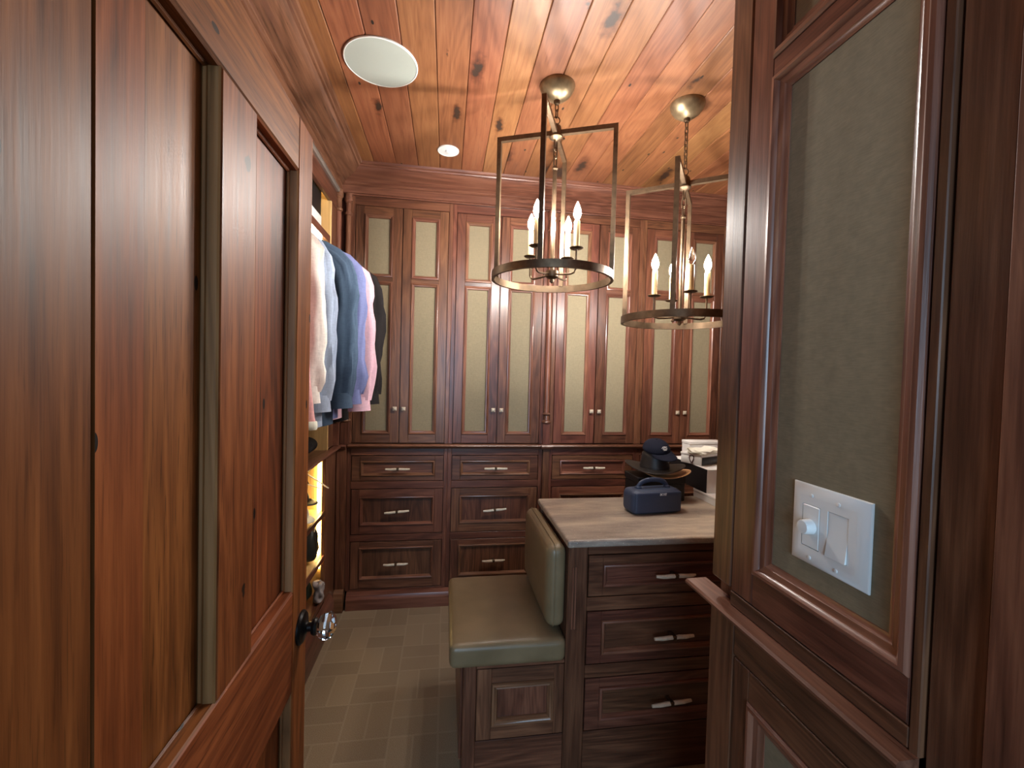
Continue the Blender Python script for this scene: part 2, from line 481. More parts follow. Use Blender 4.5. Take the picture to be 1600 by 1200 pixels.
# ------------------------------------------------------------------ the room
MB().box(-1.2, 2.1, -1.2, 3.05, -0.06, 0.0).build('floor', CARPET, kind='structure')
MB().box(-1.2, 2.1, 2.985, 3.05, 0.001, 2.66).build('wall_back', WAL[2], kind='structure')
MB().box(-1.2, -1.13, 0.14, 2.984, 0.001, 2.66).build('wall_left', WAL[2], kind='structure')
MB().box(1.95, 2.1, 0.14, 2.984, 0.001, 2.66).build('wall_right', WAL[2], kind='structure')
wf = MB()
wf.box(-1.129, -0.372, 0.14, 0.30, 0.001, 2.619, b=0).box(0.645, 1.949, 0.14, 0.30, 0.001, 2.619, b=0).box(-0.372, 0.645, 0.14, 0.30, 2.03, 2.619, b=0)
wf.build('wall_front', WAL[2], kind='structure')
ceil = MB().box(-1.129, 1.949, 0.14, 2.984, 2.622, 2.66, b=0).build('ceiling', DARKGAP, kind='structure')
pl = MB(); PW = 0.1215
pl.box(-PW / 2 + 0.0008, PW / 2 - 0.0008, 0.302, 2.70, ZC, ZC + 0.021, b=0.0028)
plm = pl.mesh('plank', PLANK)
random.seed(5)
x = -0.4275 - PW * 2.5
i = 0
while x < 1.93:
    o = bpy.data.objects.new('plank', plm); COL.objects.link(o); o.parent = ceil
    o.location = (x, 0, 0)
    x += PW; i += 1
# doorway lining on both sides and its head
MB().box(0.597, 0.644, 0.14, 0.386, 0.001, 2.03).build('trim_1', WAL[2], kind='structure')
MB().box(0.606, 0.644, 0.3885, 0.449, 0.001, 2.60, b=0.003).build('trim_2', WAL[2], kind='structure')
MB().box(-0.371, -0.358, 0.14, 0.30, 0.001, 2.03).build('trim_3', WAL[2], kind='structure')
MB().box(-0.357, 0.596, 0.14, 0.30, 2.0, 2.03).build('trim_4', WAL[0], kind='structure')

# crown, ledge and base mouldings
CROWN = [(0, 2.455), (0.014, 2.455), (0.017, 2.459), (0.014, 2.464), (0.007, 2.468), (0.007, 2.512), (0.018, 2.514), (0.024, 2.519), (0.024, 2.526), (0.032, 2.529),
         (0.040, 2.535), (0.058, 2.541), (0.082, 2.550), (0.101, 2.562), (0.112, 2.576), (0.121, 2.578), (0.124, 2.585), (0.136, 2.588), (0.140, 2.5995), (0, 2.5995)]
MB(T_BACK(YB)).extrude(CROWN, XF, 1.94, 1, 0).build('trim_5', MO[0], kind='structure')
MB(T_LEFT(XF)).extrude(CROWN, 0.302, YB, 0, 1).build('trim_6', MO[1], kind='structure')
LEDGE = [(0, 0.964), (0.010, 0.964), (0.016, 0.969), (0.026, 0.971), (0.034, 0.976), (0.037, 0.982), (0.034, 0.988), (0.026, 0.9915), (0, 0.9915)]
MB(T_BACK(YB)).extrude(LEDGE, XF + 0.032, 1.84, 1, 0).build('trim_7', MO[0], kind='structure')
MB(T_LEFT(XF)).extrude(LEDGE, 1.2, YB - 0.032, 0, 1).build('trim_8', MO[1], kind='structure')
BASEP = [(0, 0.0005), (0.042, 0.0005), (0.042, 0.062), (0.036, 0.070), (0.030, 0.084), (0.018, 0.090), (0.010, 0.096), (0, 0.098)]
MB(T_BACK(YB)).extrude(BASEP, -0.56, 1.84).build('baseboard_back', MO[0], kind='structure')
BASEL = [(0, 0.0005), (0.030, 0.0005), (0.030, 0.125), (0.022, 0.14), (0.012, 0.158), (0, 0.165)]
MB(T_LEFT(XF)).extrude(BASEL, 1.2, 2.545).build('baseboard_left', MO[1], kind='structure')

# ------------------------------------------------------------------ cabinets on the far wall
BOL = [(0.0, -0.004), (0.0, 0.003), (0.003, 0.007), (0.008, 0.0085), (0.012, 0.006), (0.014, 0.002), (0.018, 0.001), (0.0215, -0.004), (0.0215, -0.009), (0.0, -0.009)]
def framed_door(parent, T, u0, u1, z0, z1, panels, knob=None, name='door', th=0.021, hax=0, fab=LINEN, bol=BOL, st=0.052):
    """stile-and-rail cabinet door; panels = [(z_low, z_high)] of the moulded openings"""
    u0 += 0.0012; u1 -= 0.0012; z0 += 0.001; z1 -= 0.0015
    m = MB(T)
    m.box(u0, u0 + st, -th, 0, z0, z1, 0); m.box(u1 - st, u1, -th, 0, z0, z1, 0)
    zs = [z0] + [z for p in panels for z in p] + [z1]
    for k in range(0, len(zs), 2):
        m.box(u0 + st, u1 - st, -th, 0, zs[k], zs[k + 1], 1)
    d = m.build(name, [WAL[2], WAL[hax]], parent)
    for a, b in panels:
        MB(T).box(u0 + st - 0.001, u1 - st + 0.001, -th + 0.002, -0.010, a - 0.001, b + 0.001).build('fabric_panel', fab, d)
        MB(T).pframe(u0 + st - 0.001, u1 - st + 0.001, a - 0.001, b + 0.001, bol, 0, 1).build('panel_moulding', [MO[hax], MO[2]], d)
    if knob:
        ku, kz = knob
        k = MB(T)
        k.box(ku - 0.005, ku + 0.005, 0, 0.012, kz - 0.005, kz + 0.005)
        V = [T(ku + a * 0.011, 0.012, kz + b * 0.011) for a, b in ((-1, -1), (1, -1), (1, 1), (-1, 1))] + [T(ku + a * 0.012, 0.018, kz + b * 0.012) for a, b in ((-1, -1), (1, -1), (1, 1), (-1, 1))] + [T(ku + a * 0.004, 0.024, kz + b * 0.004) for a, b in ((-1, -1), (1, -1), (1, 1), (-1, 1))]
        F = [(0, 1, 2, 3), (8, 9, 10, 11)] + [(r * 4 + c, r * 4 + (c + 1) % 4, r * 4 + 4 + (c + 1) % 4, r * 4 + 4 + c) for r in (0, 1) for c in range(4)]
        k.add(V, F); k.build('knob', NICKEL, d)
    return d

TB = T_BACK(YB)
U0 = -0.548
def upper_cabinet():
    t = thing('wall_cabinet', (U0 + 0.272, YB, 0.992), 'tall two-door walnut cabinet nearest the hanging shirts', 'cabinet', 'two-door wall cabinets with olive fabric panels')
    m = MB(TB)
    m.box(U0 - 0.02, U0 + 0.564, -0.29, -0.023, 0.993, 2.455, 0, 0)
    m.box(U0 - 0.0252, U0 - 0.0015, -0.0229, 0, 0.993, 2.455, 0)
    m.box(U0 + 0.5455, U0 + 0.5685, -0.0229, 0, 0.993, 2.455, 0)
    m.box(U0 - 0.0014, U0 + 0.5454, -0.0229, 0, 2.405, 2.455, 1)
    m.build('body', [WAL[2], WAL[0]], t)
    pz = [(1.05, 1.963), (1.988, 2.354)]
    framed_door(t, TB, U0 + 0.0005, U0 + 0.2708, 0.9955, 2.4032, pz, (U0 + 0.2708 - 0.024, 1.205))
    framed_door(t, TB, U0 + 0.2738, U0 + 0.544, 0.9955, 2.4032, pz, (U0 + 0.2738 + 0.024, 1.205))
    return t
DX = [0.594, 1.229, 1.823]
uc = upper_cabinet()
for d, lb in zip(DX, ('tall two-door walnut cabinet behind the nearer pendant, beside the half column', 'tall two-door walnut cabinet just past the half column on the far wall', 'tall two-door walnut cabinet in the far corner behind the lower pendant')):
    dup(uc, (d, 0, 0), lb)

DRW = [(0.765, 0.919, 0.795, 0.888), (0.441, 0.716, 0.495, 0.670), (0.108, 0.396, 0.165, 0.361)]
DMO = [(0.0, -0.002), (0.0, 0.002), (0.002, 0.0065), (0.006, 0.008), (0.010, 0.006), (0.013, 0.0), (0.0175, -0.006), (0.0175, -0.008), (0, -0.008)]
def horn_handle(parent, T, u, z, tilt=0.0, L=0.146, hook=False):
    h = MB(T)
    h.box(u - 0.007, u + 0.007, -0.008, 0.030, z - 0.0035, z + 0.0035, 1)
    h.box(u - 0.008, u + 0.008, 0.019, 0.0362, z - 0.0085, z + 0.0085, 1, 0.003)
    for s_ in (-1, 1):
        P = []; R = []
        for k in range(6):
            q = 0.003 + (L / 2 - 0.004) * k / 5
            P.append(T(u + s_ * q, 0.028 - (0.003 if (hook and k == 5) else 0), z + tilt * s_ * q + 0.0007 * sin(k * 1.7)))
            R.append([0.0070, 0.0076, 0.0074, 0.0071, 0.0064, 0.0036 if (s_ > 0 and hook) else 0.0054][k])
        h.tube(P, R, 10, 0)
    return h.build('handle', [BONE, BRONZE], parent)
def drawer(parent, T, u0, u1, z0, z1, m0, m1, mu=0.05, hax=0, tilt=0.0, hook=False, hl=0.146, cg=None):
    u0 += 0.0015; u1 -= 0.0015; z0 += 0.0015; z1 -= 0.0018
    m = MB(T)
    m.box(u0, u0 + mu, -0.02, 0, z0, z1, 0); m.box(u1 - mu, u1, -0.02, 0, z0, z1, 0)
    m.box(u0 + mu, u1 - mu, -0.02, 0, z0, m0, 1); m.box(u0 + mu, u1 - mu, -0.02, 0, m1, z1, 1)
    d = m.build('drawer', [WAL[2] if z1 - z0 > 0.2 else WAL[hax], WAL[hax]], parent)
    MB(T).box(u0 + mu, u1 - mu, -0.018, -0.0085, m0, m1).build('centre_panel', WAL[2] if z1 - z0 > 0.2 else WAL[hax], d)
    MB(T).pframe(u0 + mu, u1 - mu, m0, m1, DMO, 0, 1).build('panel_moulding', [MO[hax], MO[2]], d)
    horn_handle(d, T, (u0 + u1) / 2, (m0 + m1) / 2, tilt, hl, hook)
    return d
def base_cabinet():
    t = thing('drawer_cabinet', (U0 + 0.272, YB, 0.0), 'bank of three walnut drawers nearest the lit shoe shelves', 'drawers', 'three-drawer cabinets under the ledge')
    m = MB(TB)
    m.box(U0 - 0.02, U0 + 0.564, -0.29, -0.023, 0.001, 0.9635, 0, 0)
    m.box(U0 - 0.0252, U0 - 0.002, -0.0229, 0, 0.0985, 0.9635, 0)
    m.box(U0 + 0.546, U0 + 0.5685, -0.0229, 0, 0.0985, 0.9635, 0)
    for a, b in ((0.0985, 0.1055), (0.3985, 0.4385), (0.7185, 0.7625), (0.9215, 0.9635)):
        m.box(U0 - 0.0019, U0 + 0.5459, -0.0229, 0, a, b, 1)
    m.build('body', [WAL[2], WAL[0]], t)
    for (a, b, c, d), ti in zip(DRW, (0.0, 0.08, 0.02)):
        drawer(t, TB, U0 + 0.0005, U0 + 0.5435, a, b, c, d, 0.05, 0, ti, ti == 0.02)
    return t
bc = base_cabinet()
for d, lb in zip(DX, ('bank of three walnut drawers behind the bench seat, before the pilaster', 'bank of three walnut drawers past the pilaster, partly behind the stone top', 'bank of walnut drawers in the far corner behind the stacked boxes')):
    dup(bc, (d, 0, 0), lb)

# half columns
def half_column(name, cx, cy, label, out, fluted=True):
    t = thing(name, (cx, cy, 0.992), label, 'column', 'turned half columns on the cabinet fronts')
    r = 0.0165
    MB().lathe([(r * 0.98, 1.19), (r, 1.5), (r * 0.95, 2.33)], (cx, cy, 0), 20).build('shaft', MO[2], t)
    cap = [(r * 0.9, 2.33), (r * 1.3, 2.335), (r * 1.38, 2.341), (r * 1.3, 2.347), (r, 2.35), (r, 2.40), (r * 1.25, 2.404), (r * 1.2, 2.41), (r * 1.5, 2.414), (r * 1.62, 2.424), (r * 1.5, 2.434), (r * 1.35, 2.436), (r * 1.35, 2.4545)]
    MB().lathe(cap, (cx, cy, 0), 20).build('capital', MO[2], t)
    bs = [(r * 1.3, 1.125), (r * 1.75, 1.128), (r * 1.85, 1.135), (r * 1.7, 1.141), (r * 1.15, 1.146), (r * 1.05, 1.175), (r * 1.4, 1.178), (r * 1.6, 1.184), (r * 1.4, 1.190), (r, 1.193)]
    MB().lathe(bs, (cx, cy, 0), 20).build('base', MO[2], t)
    MB().box(cx - 0.023, cx + 0.023, cy - 0.018, cy + 0.012, 0.993, 1.125).build('plinth', WAL[2], t)
    return t
def backing(name, u0, u1, z0, z1, T, n0=-0.0229, n1=0.0):
    return MB(T).box(u0, u1, n0, n1, z0, z1).build(name, WAL[2], kind='structure')
CX = 0.6325
half_column('half_column', CX, YB - 0.012, 'slender turned half column midway along the far wall cabinets', 0)
backing('trim_10', 0.6150, 0.6554, 0.993, 2.4545, TB, -0.29, -0.006)
lp = thing('pilaster', (CX, YB, 0), 'flat lower pilaster between drawer banks beneath the half column', 'pilaster')
MB(TB).box(0.6150, 0.6554, -0.29, 0.026, 0.10, 0.9635).build('shaft', WAL[2], lp)
MB(TB).extrude([(0.0, 0.9638), (0.036, 0.9638), (0.042, 0.969), (0.049, 0.972), (0.055, 0.982), (0.049, 0.9918), (0.0, 0.9922)], CX - 0.034, CX + 0.036).build('cap', MO[0], lp)
MB(TB).extrude([(0.0, 0.001), (0.062, 0.001), (0.062, 0.062), (0.052, 0.075), (0.045, 0.09), (0.028, 0.098), (0, 0.099)], CX - 0.034, CX + 0.036).build('foot', MO[0], lp)
# corner of far wall and wardrobe
half_column('half_column', -0.585, YB - 0.012, 'turned half column in the corner, against the first fabric door', 0)
half_column('half_column', XF + 0.004, 2.615, 'turned half column in the corner, on the wardrobe front', 0)
backing('trim_11', -0.606, U0 - 0.0256, 0.993, 2.4545, TB, -0.29, -0.006)
MB().box(XF - 0.022, XF - 0.004, 2.475, 2.684, 0.993, 2.4545).build('trim_12', WAL[2], kind='structure')
MB().box(-0.632, -0.607, YB - 0.0, YB + 0.2, 0.1, 2.4545, b=0).build('trim_13', WAL[2], kind='structure')
cp = thing('pilaster', (-0.60, YB, 0), 'flat lower pilaster in the corner beside the lit shoe shelves', 'pilaster')
MB(TB).box(-0.628, U0 - 0.0256, -0.02, 0.026, 0.10, 0.9635).build('shaft', WAL[2], cp)
MB(TB).extrude([(0.0, 0.9638), (0.036, 0.9638), (0.042, 0.969), (0.049, 0.972), (0.055, 0.982), (0.049, 0.9918), (0.0, 0.9922)], -0.6285, U0 - 0.0256).build('cap', MO[0], cp)
MB(TB).extrude([(0.0, 0.001), (0.062, 0.001), (0.062, 0.085), (0.052, 0.1), (0.045, 0.115), (0.028, 0.125), (0, 0.126)], -0.6285, U0 - 0.0256).build('foot', MO[0], cp)
# ------------------------------------------------------------------ open wardrobe along the left
wd = thing('open_wardrobe', (-0.86, 1.85, 0), 'open walnut wardrobe with pale lit inside, shirts and shoe shelves', 'wardrobe')
WY0, WY1 = 1.22, 2.474
MB().box(-1.10, XF - 0.001, WY1, WY1 + 0.018, 0.02, 2.45).build('side_panel', MAPLE, wd)
MB().box(-1.10, XF - 0.001, WY0 - 0.018, WY0, 0.02, 2.45).build('side_panel', MAPLE, wd)
MB().box(-1.115, -1.101, WY0 - 0.018, WY1 + 0.018, 0.02, 2.45).build('back_panel', MAPLE, wd)
MB().box(-1.10, XF - 0.03, WY0 + 0.001, WY1 - 0.001, 2.432, 2.45).build('top_panel', MAPLE, wd)
MB().box(XF - 0.02, XF, WY1 - 0.022, 2.662, 0.001, 0.9635).build('stile', WAL[2], wd)
MB().box(XF - 0.02, XF, WY0 - 0.04, WY0 + 0.02, 0.165, 2.3345).build('stile', WAL[2], wd)
MB().box(XF - 0.02, XF, WY0 - 0.04, 2.60, 2.335, 2.4545).build('header', WAL[1], wd)
hb = [(0.0, 2.428), (0.012, 2.428), (0.016, 2.434), (0.0165, 2.441), (0.014, 2.4415), (0.014, 2.443), (0.0165, 2.4435), (0.016, 2.449), (0.012, 2.4545), (0, 2.4545)]
MB(T_LEFT(XF)).extrude(hb, 0.5, 2.585).build('header_bead', ALU, wd)
MB().box(-1.10, XF - 0.021, WY0 + 0.001, WY1 - 0.001, 2.125, 2.145).build('shelf', MAPLE, wd)
MB().box(XF - 0.0205, XF - 0.002, WY0 + 0.021, WY1 - 0.001, 2.108, 2.147).build('shelf_edge', WAL[1], wd)
MB().box(XF - 0.040, XF - 0.022, 1.9, 2.39, 2.094, 2.1065).build('shelf_light', LEDW, wd)
MB().box(-1.10, XF - 0.0005, WY0 + 0.001, WY1 - 0.001, 0.966, 0.991).build('ledge_board', WAL[1], wd)
for k, zz in enumerate((0.66, 0.42, 0.19)):
    V = []
    for yy in (WY0 + 0.001, WY1 - 0.001):
        V += [(-1.09, yy, zz + 0.05), (XF - 0.012, yy, zz), (XF - 0.012, yy, zz - 0.018), (-1.09, yy, zz + 0.032)]
    MB().add(V, [(0, 1, 2, 3), (4, 5, 6, 7), (0, 1, 5, 4), (1, 2, 6, 5), (2, 3, 7, 6), (3, 0, 4, 7)]).build('shoe_shelf', MAPLE if k < 2 else WAL[1], wd)
    MB().box(XF - 0.0115, XF, WY0 + 0.021, WY1 - 0.023, zz - 0.02, zz + 0.006).build('shelf_edge', WAL[1], wd)
MB().box(XF - 0.045, XF - 0.03, WY1 - 0.012, WY1 - 0.001, 0.345, 0.955).build('vertical_light', LEDY, wd)
MB().box(XF - 0.05, XF - 0.035, 1.4, 2.42, 2.418, 2.431).build('top_light', LEDY, wd)
ho = MB()
for k in range(7):
    for sx in (-0.70, -1.02):
        ho.lathe([(0.0025, 0), (0.0025, 0.0014)], (sx, WY1 - 0.0013, 2.16 + 0.032 * k), 8, axis=1)
ho.build('peg_hole', DARKGAP, wd)
RODX, RODZ = -0.745, 2.045
MB().tube([(RODX, WY0 + 0.001, RODZ), (RODX, WY1 - 0.001, RODZ)], 0.0125, 14).build('hanging_rod', ALU, wd)
# plain run of panelling beyond the wardrobe, behind the entry door
MB().box(-1.129, XF - 0.004, 0.302, WY0 - 0.0405, 0.001, 2.4545).build('trim_14', WAL[2], kind='structure')

# ------------------------------------------------------------------ entry door, standing open
XD = -0.31
TD = T_LEFT(XD)
dr = thing('door_1', (XD - 0.02, 0.31, 0.012), 'stained oak panelled door standing open on the left', 'door', None, 'structure')
DT, DB_, DE = 1.957, 0.012, 1.055
LR0, LR1, PT = 0.745, 0.962, 1.846
P1a, P1b, P2a, P2b = 0.440, 0.654, 0.766, 0.965
TH = 0.042
def piece(name, u0, u1, z0, z1, mat, n0=-TH, n1=0.0, b=0.0025, par=None):
    return MB(TD).box(u0, u1, n0, n1, z0, z1, 0, b).build(name, mat, par or dr)
piece('stile', 0.302, P1a, DB_, DT, OAKZ, b=0.006)
piece('stile', P2b, DE, DB_, DT, OAKZ)
piece('top_rail', P1a + 0.0006, P2b - 0.0006, PT, DT, OAKY)
piece('lock_rail', P1a + 0.0006, P2b - 0.0006, LR0, LR1, OAKY)
piece('bottom_rail', P1a + 0.0006, P2b - 0.0006, DB_, 0.21, OAKY)
piece('mullion', P1b + 0.0006, P2a - 0.0006, LR1 + 0.0006, PT - 0.0006, OAKZ)
piece('mullion', P1b + 0.0006, P2a - 0.0006, 0.2106, LR0 - 0.0006, OAKZ)
RET = [(0.0, -0.001), (0.0025, -0.0035), (0.003, -0.016), (0.007, -0.0165), (0.009, -0.0195), (0.0055, -0.0225), (0.0, -0.0225)]
for a, b in ((P1a, P1b), (P2a, P2b)):
    for z0, z1 in ((LR1, PT), (0.21, LR0)):
        MB(TD).pframe(a + 0.0004, b - 0.0004, z0 + 0.0004, z1 - 0.0004, RET, 0, 1).build('panel_moulding', [OAKY, OAKP], dr)
        cut = 0.46 if a == P1a else 0.60
        mid = a + (b - a) * cut
        for q0, q1 in ((a + 0.001, mid - 0.00005), (mid + 0.00005, b - 0.001)):
            piece('board', q0, q1, z0 + 0.001, z1 - 0.001, OAKZ, -0.036, -0.0226, 0.0)
# black rosette with crystal knob
KY, KZ = 1.016, 0.857
kn = MB().lathe([(0.036, XD + 0.0003), (0.036, XD + 0.004), (0.032, XD + 0.008), (0.018, XD + 0.010), (0.013, XD + 0.013), (0.0105, XD + 0.016), (0.0105, XD + 0.024), (0.017, XD + 0.026), (0.019, XD + 0.032), (0.017, XD + 0.0365)], (0, KY, KZ), 28, axis=0).build('knob_rosette', BLACKM, dr)
MB().lathe([(0.014, XD + 0.037), (0.022, XD + 0.041), (0.0285, XD + 0.050), (0.030, XD + 0.060), (0.025, XD + 0.069), (0.013, XD + 0.0755), (0.006, XD + 0.077)], (0, KY, KZ), 8, axis=0).build('crystal_knob', CRYSTAL, kn, smooth=0)

# ------------------------------------------------------------------ tall cabinet beside the doorway (right)
TR = T_RIGHT(0.60)
tc_ = thing('tall_cabinet', (0.84, 0.67, 0), 'dark walnut end cabinet with olive panels right beside the doorway', 'cabinet')
m = MB(TR)
m.box(0.4505, 0.884, -0.48, -0.0235, 0.001, 2.60, 0, 0)
m.box(0.8195, 0.885, -0.023, 0, 1.0, 2.60, 0, 0.004); m.box(0.4505, 0.4635, -0.023, 0, 0.001, 2.60, 0)
m.box(0.8015, 0.885, -0.023, 0, 0.001, 0.948, 0, 0.004)
m.box(0.4636, 0.8194, -0.023, 0, 0.968, 0.9965, 1); m.box(0.4636, 0.8014, -0.023, 0, 0.870, 0.948, 1)
m.box(0.4636, 0.8014, -0.023, 0, 0.001, 0.12, 1); m.box(0.4636, 0.8194, -0.023, 0, 2.42, 2.60, 1)
m.build('body', [WAL[2], WAL[1]], tc_)
BOLR = [(0.0, -0.004), (0.0, 0.002), (0.004, 0.006), (0.010, 0.007), (0.014, 0.004), (0.016, -0.001), (0.026, -0.003), (0.030, -0.0075), (0.036, -0.009), (0.036, -0.012), (0.0, -0.012)]
def tall_door(z0, z1, panels, uA, uB, st0, st1):
    m = MB(TR)
    m.box(uA, uA + st0, -0.021, 0, z0, z1, 0); m.box(uB - st1, uB, -0.021, 0, z0, z1, 0)
    zs = [z0] + [z for p in panels for z in p] + [z1]
    for k in range(0, len(zs), 2): m.box(uA + st0, uB - st1, -0.021, 0, zs[k], zs[k + 1], 1)
    d = m.build('door', [WAL[2], WAL[1]], tc_)
    for a, b in panels:
        MB(TR).box(uA + st0, uB - st1, -0.020, -0.011, a, b).build('fabric_panel', LINEN, d)
        MB(TR).pframe(uA + st0, uB - st1, a, b, BOLR, 0, 1).build('panel_moulding', [MO[1], MO[2]], d)
tall_door(0.9985, 2.418, [(1.060, 2.012), (2.046, 2.36)], 0.4650, 0.8165, 0.0005, 0.0605)
tall_door(0.1215, 0.8675, [(0.2, 0.808)], 0.4650, 0.7995, 0.012, 0.045)
LED_R = [(-0.02, 0.9485), (0.010, 0.9485), (0.014, 0.951), (0.026, 0.953), (0.032, 0.9575), (0.0325, 0.9625), (0.028, 0.9665), (-0.02, 0.9675)]
lr = MB(TR).extrude(LED_R, 0.4505, 0.936)
lr.build('ledge', MO[1], tc_)

# switch plate on the fabric
sp = thing('switch_plate', (0.6105, 0.601, 1.20), 'white two-gang plate with dimmer knob and rocker switch', 'light switch')
TS = T_RIGHT(0.6105)
def plate_fn(p, q): return p
PLT = [(0.0, 0.0005), (0.0, 0.003), (0.002, 0.0045), (0.014, 0.0078), (0.030, 0.0085), (0.030, 0.0005)]
pb = MB(TS)
pb.pframe(0.5305, 0.6715, 1.134, 1.2665, [(0.0, 0.0002), (0.0, 0.003), (0.002, 0.0046), (0.012, 0.0075), (0.0185, 0.008), (0.0185, 0.0002)])
pb.box(0.549, 0.5625, 0.0002, 0.008, 1.1525, 1.248, 0, 0); pb.box(0.5985, 0.6125, 0.0002, 0.008, 1.1525, 1.248, 0, 0); pb.box(0.6475, 0.653, 0.0002, 0.008, 1.1525, 1.248, 0, 0)
for a, b in ((0.5625, 0.5985), (0.6125, 0.6475)):
    pb.box(a, b, 0.0002, 0.008, 1.1525, 1.163, 0, 0); pb.box(a, b, 0.0002, 0.008, 1.234, 1.248, 0, 0)
pb.build('plate', WHITEP, sp)
rk = MB(TS)
V = [TS(u, n, z) for u in (0.5632, 0.5978) for n, z in ((0.001, 1.1637), (0.0115, 1.1637), (0.0072, 1.20), (0.0072, 1.2333), (0.001, 1.2333))]
rk.add(V, [(0, 1, 2, 3, 4), (5, 6, 7, 8, 9)] + [(k, (k + 1) % 5, 5 + (k + 1) % 5, 5 + k) for k in range(5)])
rk.build('rocker', WHITEP, sp)
MB(TS).box(0.6132, 0.6468, 0.001, 0.0085, 1.1637, 1.2333, 0, 0.0012).build('dimmer_face', WHITEP, sp)
kb = MB().lathe([(0.0125, 0.6018), (0.0125, 0.599), (0.0115, 0.588), (0.0105, 0.5862), (0.004, 0.5858)], (0, 0.630, 1.1985), 28, axis=0).build('dimmer_knob', WHITEP, sp)
for u in (0.5805, 0.630):
    for z in (1.1465, 1.2495):
        MB().lathe([(0.0032, 0.6028), (0.0032, 0.6018), (0.002, 0.6014)], (0, u, z), 12, axis=0).build('screw', WHITEP, sp)

# ------------------------------------------------------------------ island with bench
YI = 1.45
TI = T_BACK(YI)
il = thing('island_cabinet', (0.86, 1.68, 0), 'dark walnut island with three wide drawers under a stone top', 'island')
m = MB(TI)
m.box(0.436, 1.27, -0.45, -0.023, 0.001, 0.8425, 0, 0)
m.box(0.436, 0.5085, -0.0229, 0, 0.001, 0.8425, 0, 0.003); m.box(1.149, 1.27, -0.0229, 0, 0.001, 0.8425, 0)
for a, b in ((0.001, 0.1705), (0.3625 - 0.0, 0.3625 + 0.0), (0.415, 0.415)):
    if b > a: m.box(0.5086, 1.1489, -0.0229, 0, a, b, 1)
m.box(0.5086, 1.1489, -0.0229, 0, 0.3645, 0.4105, 1); m.box(0.5086, 1.1489, -0.0229, 0, 0.6055, 0.6535, 1); m.box(0.5086, 1.1489, -0.0229, 0, 0.8075, 0.8425, 1)
m.build('body', [WAL[2], WAL[0]], il)
for k, (a, b) in enumerate(((0.656, 0.805), (0.413, 0.603), (0.173, 0.362))):
    drawer(il, TI, 0.511, 1.1465, a, b, a + 0.034, b - 0.034, 0.052, 0, (0.0, 0.02, 0.06)[k], k == 0, 0.152)
# stopped flute on the corner post
fl = MB(TI)
for q in (0.452, 0.462):
    fl.box(q, q + 0.006, -0.001, 0.004, 0.545, 0.765, 0, 0.0022)
fl.build('corner_reed', MO[2], il)
# stone top
def stone_fn(p, q):
    e = max(abs(q.x), abs(q.y))
    if e > 0.97:
        k = noise.noise(Vector((p.x * 60, p.y * 60, p.z * 60))) * 0.0022
        p = p + Vector((q.x, q.y, 0)).normalized() * k
    return p
st = MB().rbox((0.862, 1.6725, 0.8568), (0.874, 0.505, 0.027), 0.009, 60, 0, stone_fn).build('stone_countertop', STONE, base=(0.862, 1.6725, 0.843), label='banded brown travertine countertop on the island', cat='countertop')
# bench
TBN = T_BACK(YI + 0.002)
bn = thing('bench_base', (0.26, 1.68, 0), 'dark walnut bench box with one moulded panel, built onto the island', 'bench')
m = MB(TBN)
m.box(0.081, 0.434, -0.47, -0.023, 0.001, 0.4385, 0, 0)
m.box(0.081, 0.1255, -0.0229, 0, 0.001, 0.4385, 0, 0.003)
m.box(0.1256, 0.4345, -0.0229, 0, 0.001, 0.1715, 1); m.box(0.1256, 0.4345, -0.0229, 0, 0.4245, 0.4385, 1)
m.build('body', [WAL[2], WAL[0]], bn)
m = MB(TBN); a0, a1, b0, b1 = 0.128, 0.4335, 0.1745, 0.4215
m.box(a0, a0 + 0.05, -0.02, 0, b0, b1, 0); m.box(a1 - 0.035, a1, -0.02, 0, b0, b1, 0)
m.box(a0 + 0.05, a1 - 0.035, -0.02, 0, b0, 0.222, 1); m.box(a0 + 0.05, a1 - 0.035, -0.02, 0, 0.372, b1, 1)
bd = m.build('panel_door', [WAL[2], WAL[0]], bn)
MB(TBN).box(a0 + 0.05, a1 - 0.035, -0.018, -0.0085, 0.222, 0.372).build('centre_panel', WAL[2], bd)
MB(TBN).pframe(a0 + 0.05, a1 - 0.035, 0.222, 0.372, [(0.0, -0.002), (0.0, 0.003), (0.003, 0.008), (0.008, 0.009), (0.012, 0.005), (0.015, 0.004), (0.018, 0.006), (0.022, 0.0), (0.024, -0.006), (0.024, -0.008), (0, -0.008)], 0, 1).build('panel_moulding', [MO[0], MO[2]], bd)
MB().box(0.0705, 0.0805, 1.47, 1.90, 0.10, 0.43, 0, 0.003).build('side_panel', WAL[2], bn)
def seat_fn(p, q):
    if q.z > 0.5:
        p = p + Vector((0, 0, 0.014 * max(0, (1 - q.x ** 2)) * max(0, (1 - q.y ** 2))))
    p = p + Vector((0, 0, 0.0025 * noise.noise(Vector((p.x * 9, p.y * 9, 3))))) * (1 if q.z > 0.3 else 0)
    return p
sc_ = thing('seat_cushion', (0.235, 1.68, 0.44), 'olive leather bench seat cushion', 'cushion')
MB().rbox((0.2325, 1.683, 0.481), (0.402, 0.507, 0.083), 0.022, 22, 0, seat_fn).build('cover', LEATHER, sc_, smooth=60)
def rrect(cx, cy, hx, hy, r, n=6):
    P = []
    for sx, sy, a0 in ((1, 1, 0), (-1, 1, 90), (-1, -1, 180), (1, -1, 270)):
        for k in range(n + 1):
            a = rad(a0 + 90 * k / n)
            P.append((cx + sx * (hx - r) + r * cos(a), cy + sy * (hy - r) + r * sin(a)))
    return P
MB().tube([(x, y, 0.509) for x, y in rrect(0.2325, 1.683, 0.198, 0.2495, 0.022)], 0.0026, 6, closed=True).build('seam', LEATHER, sc_)
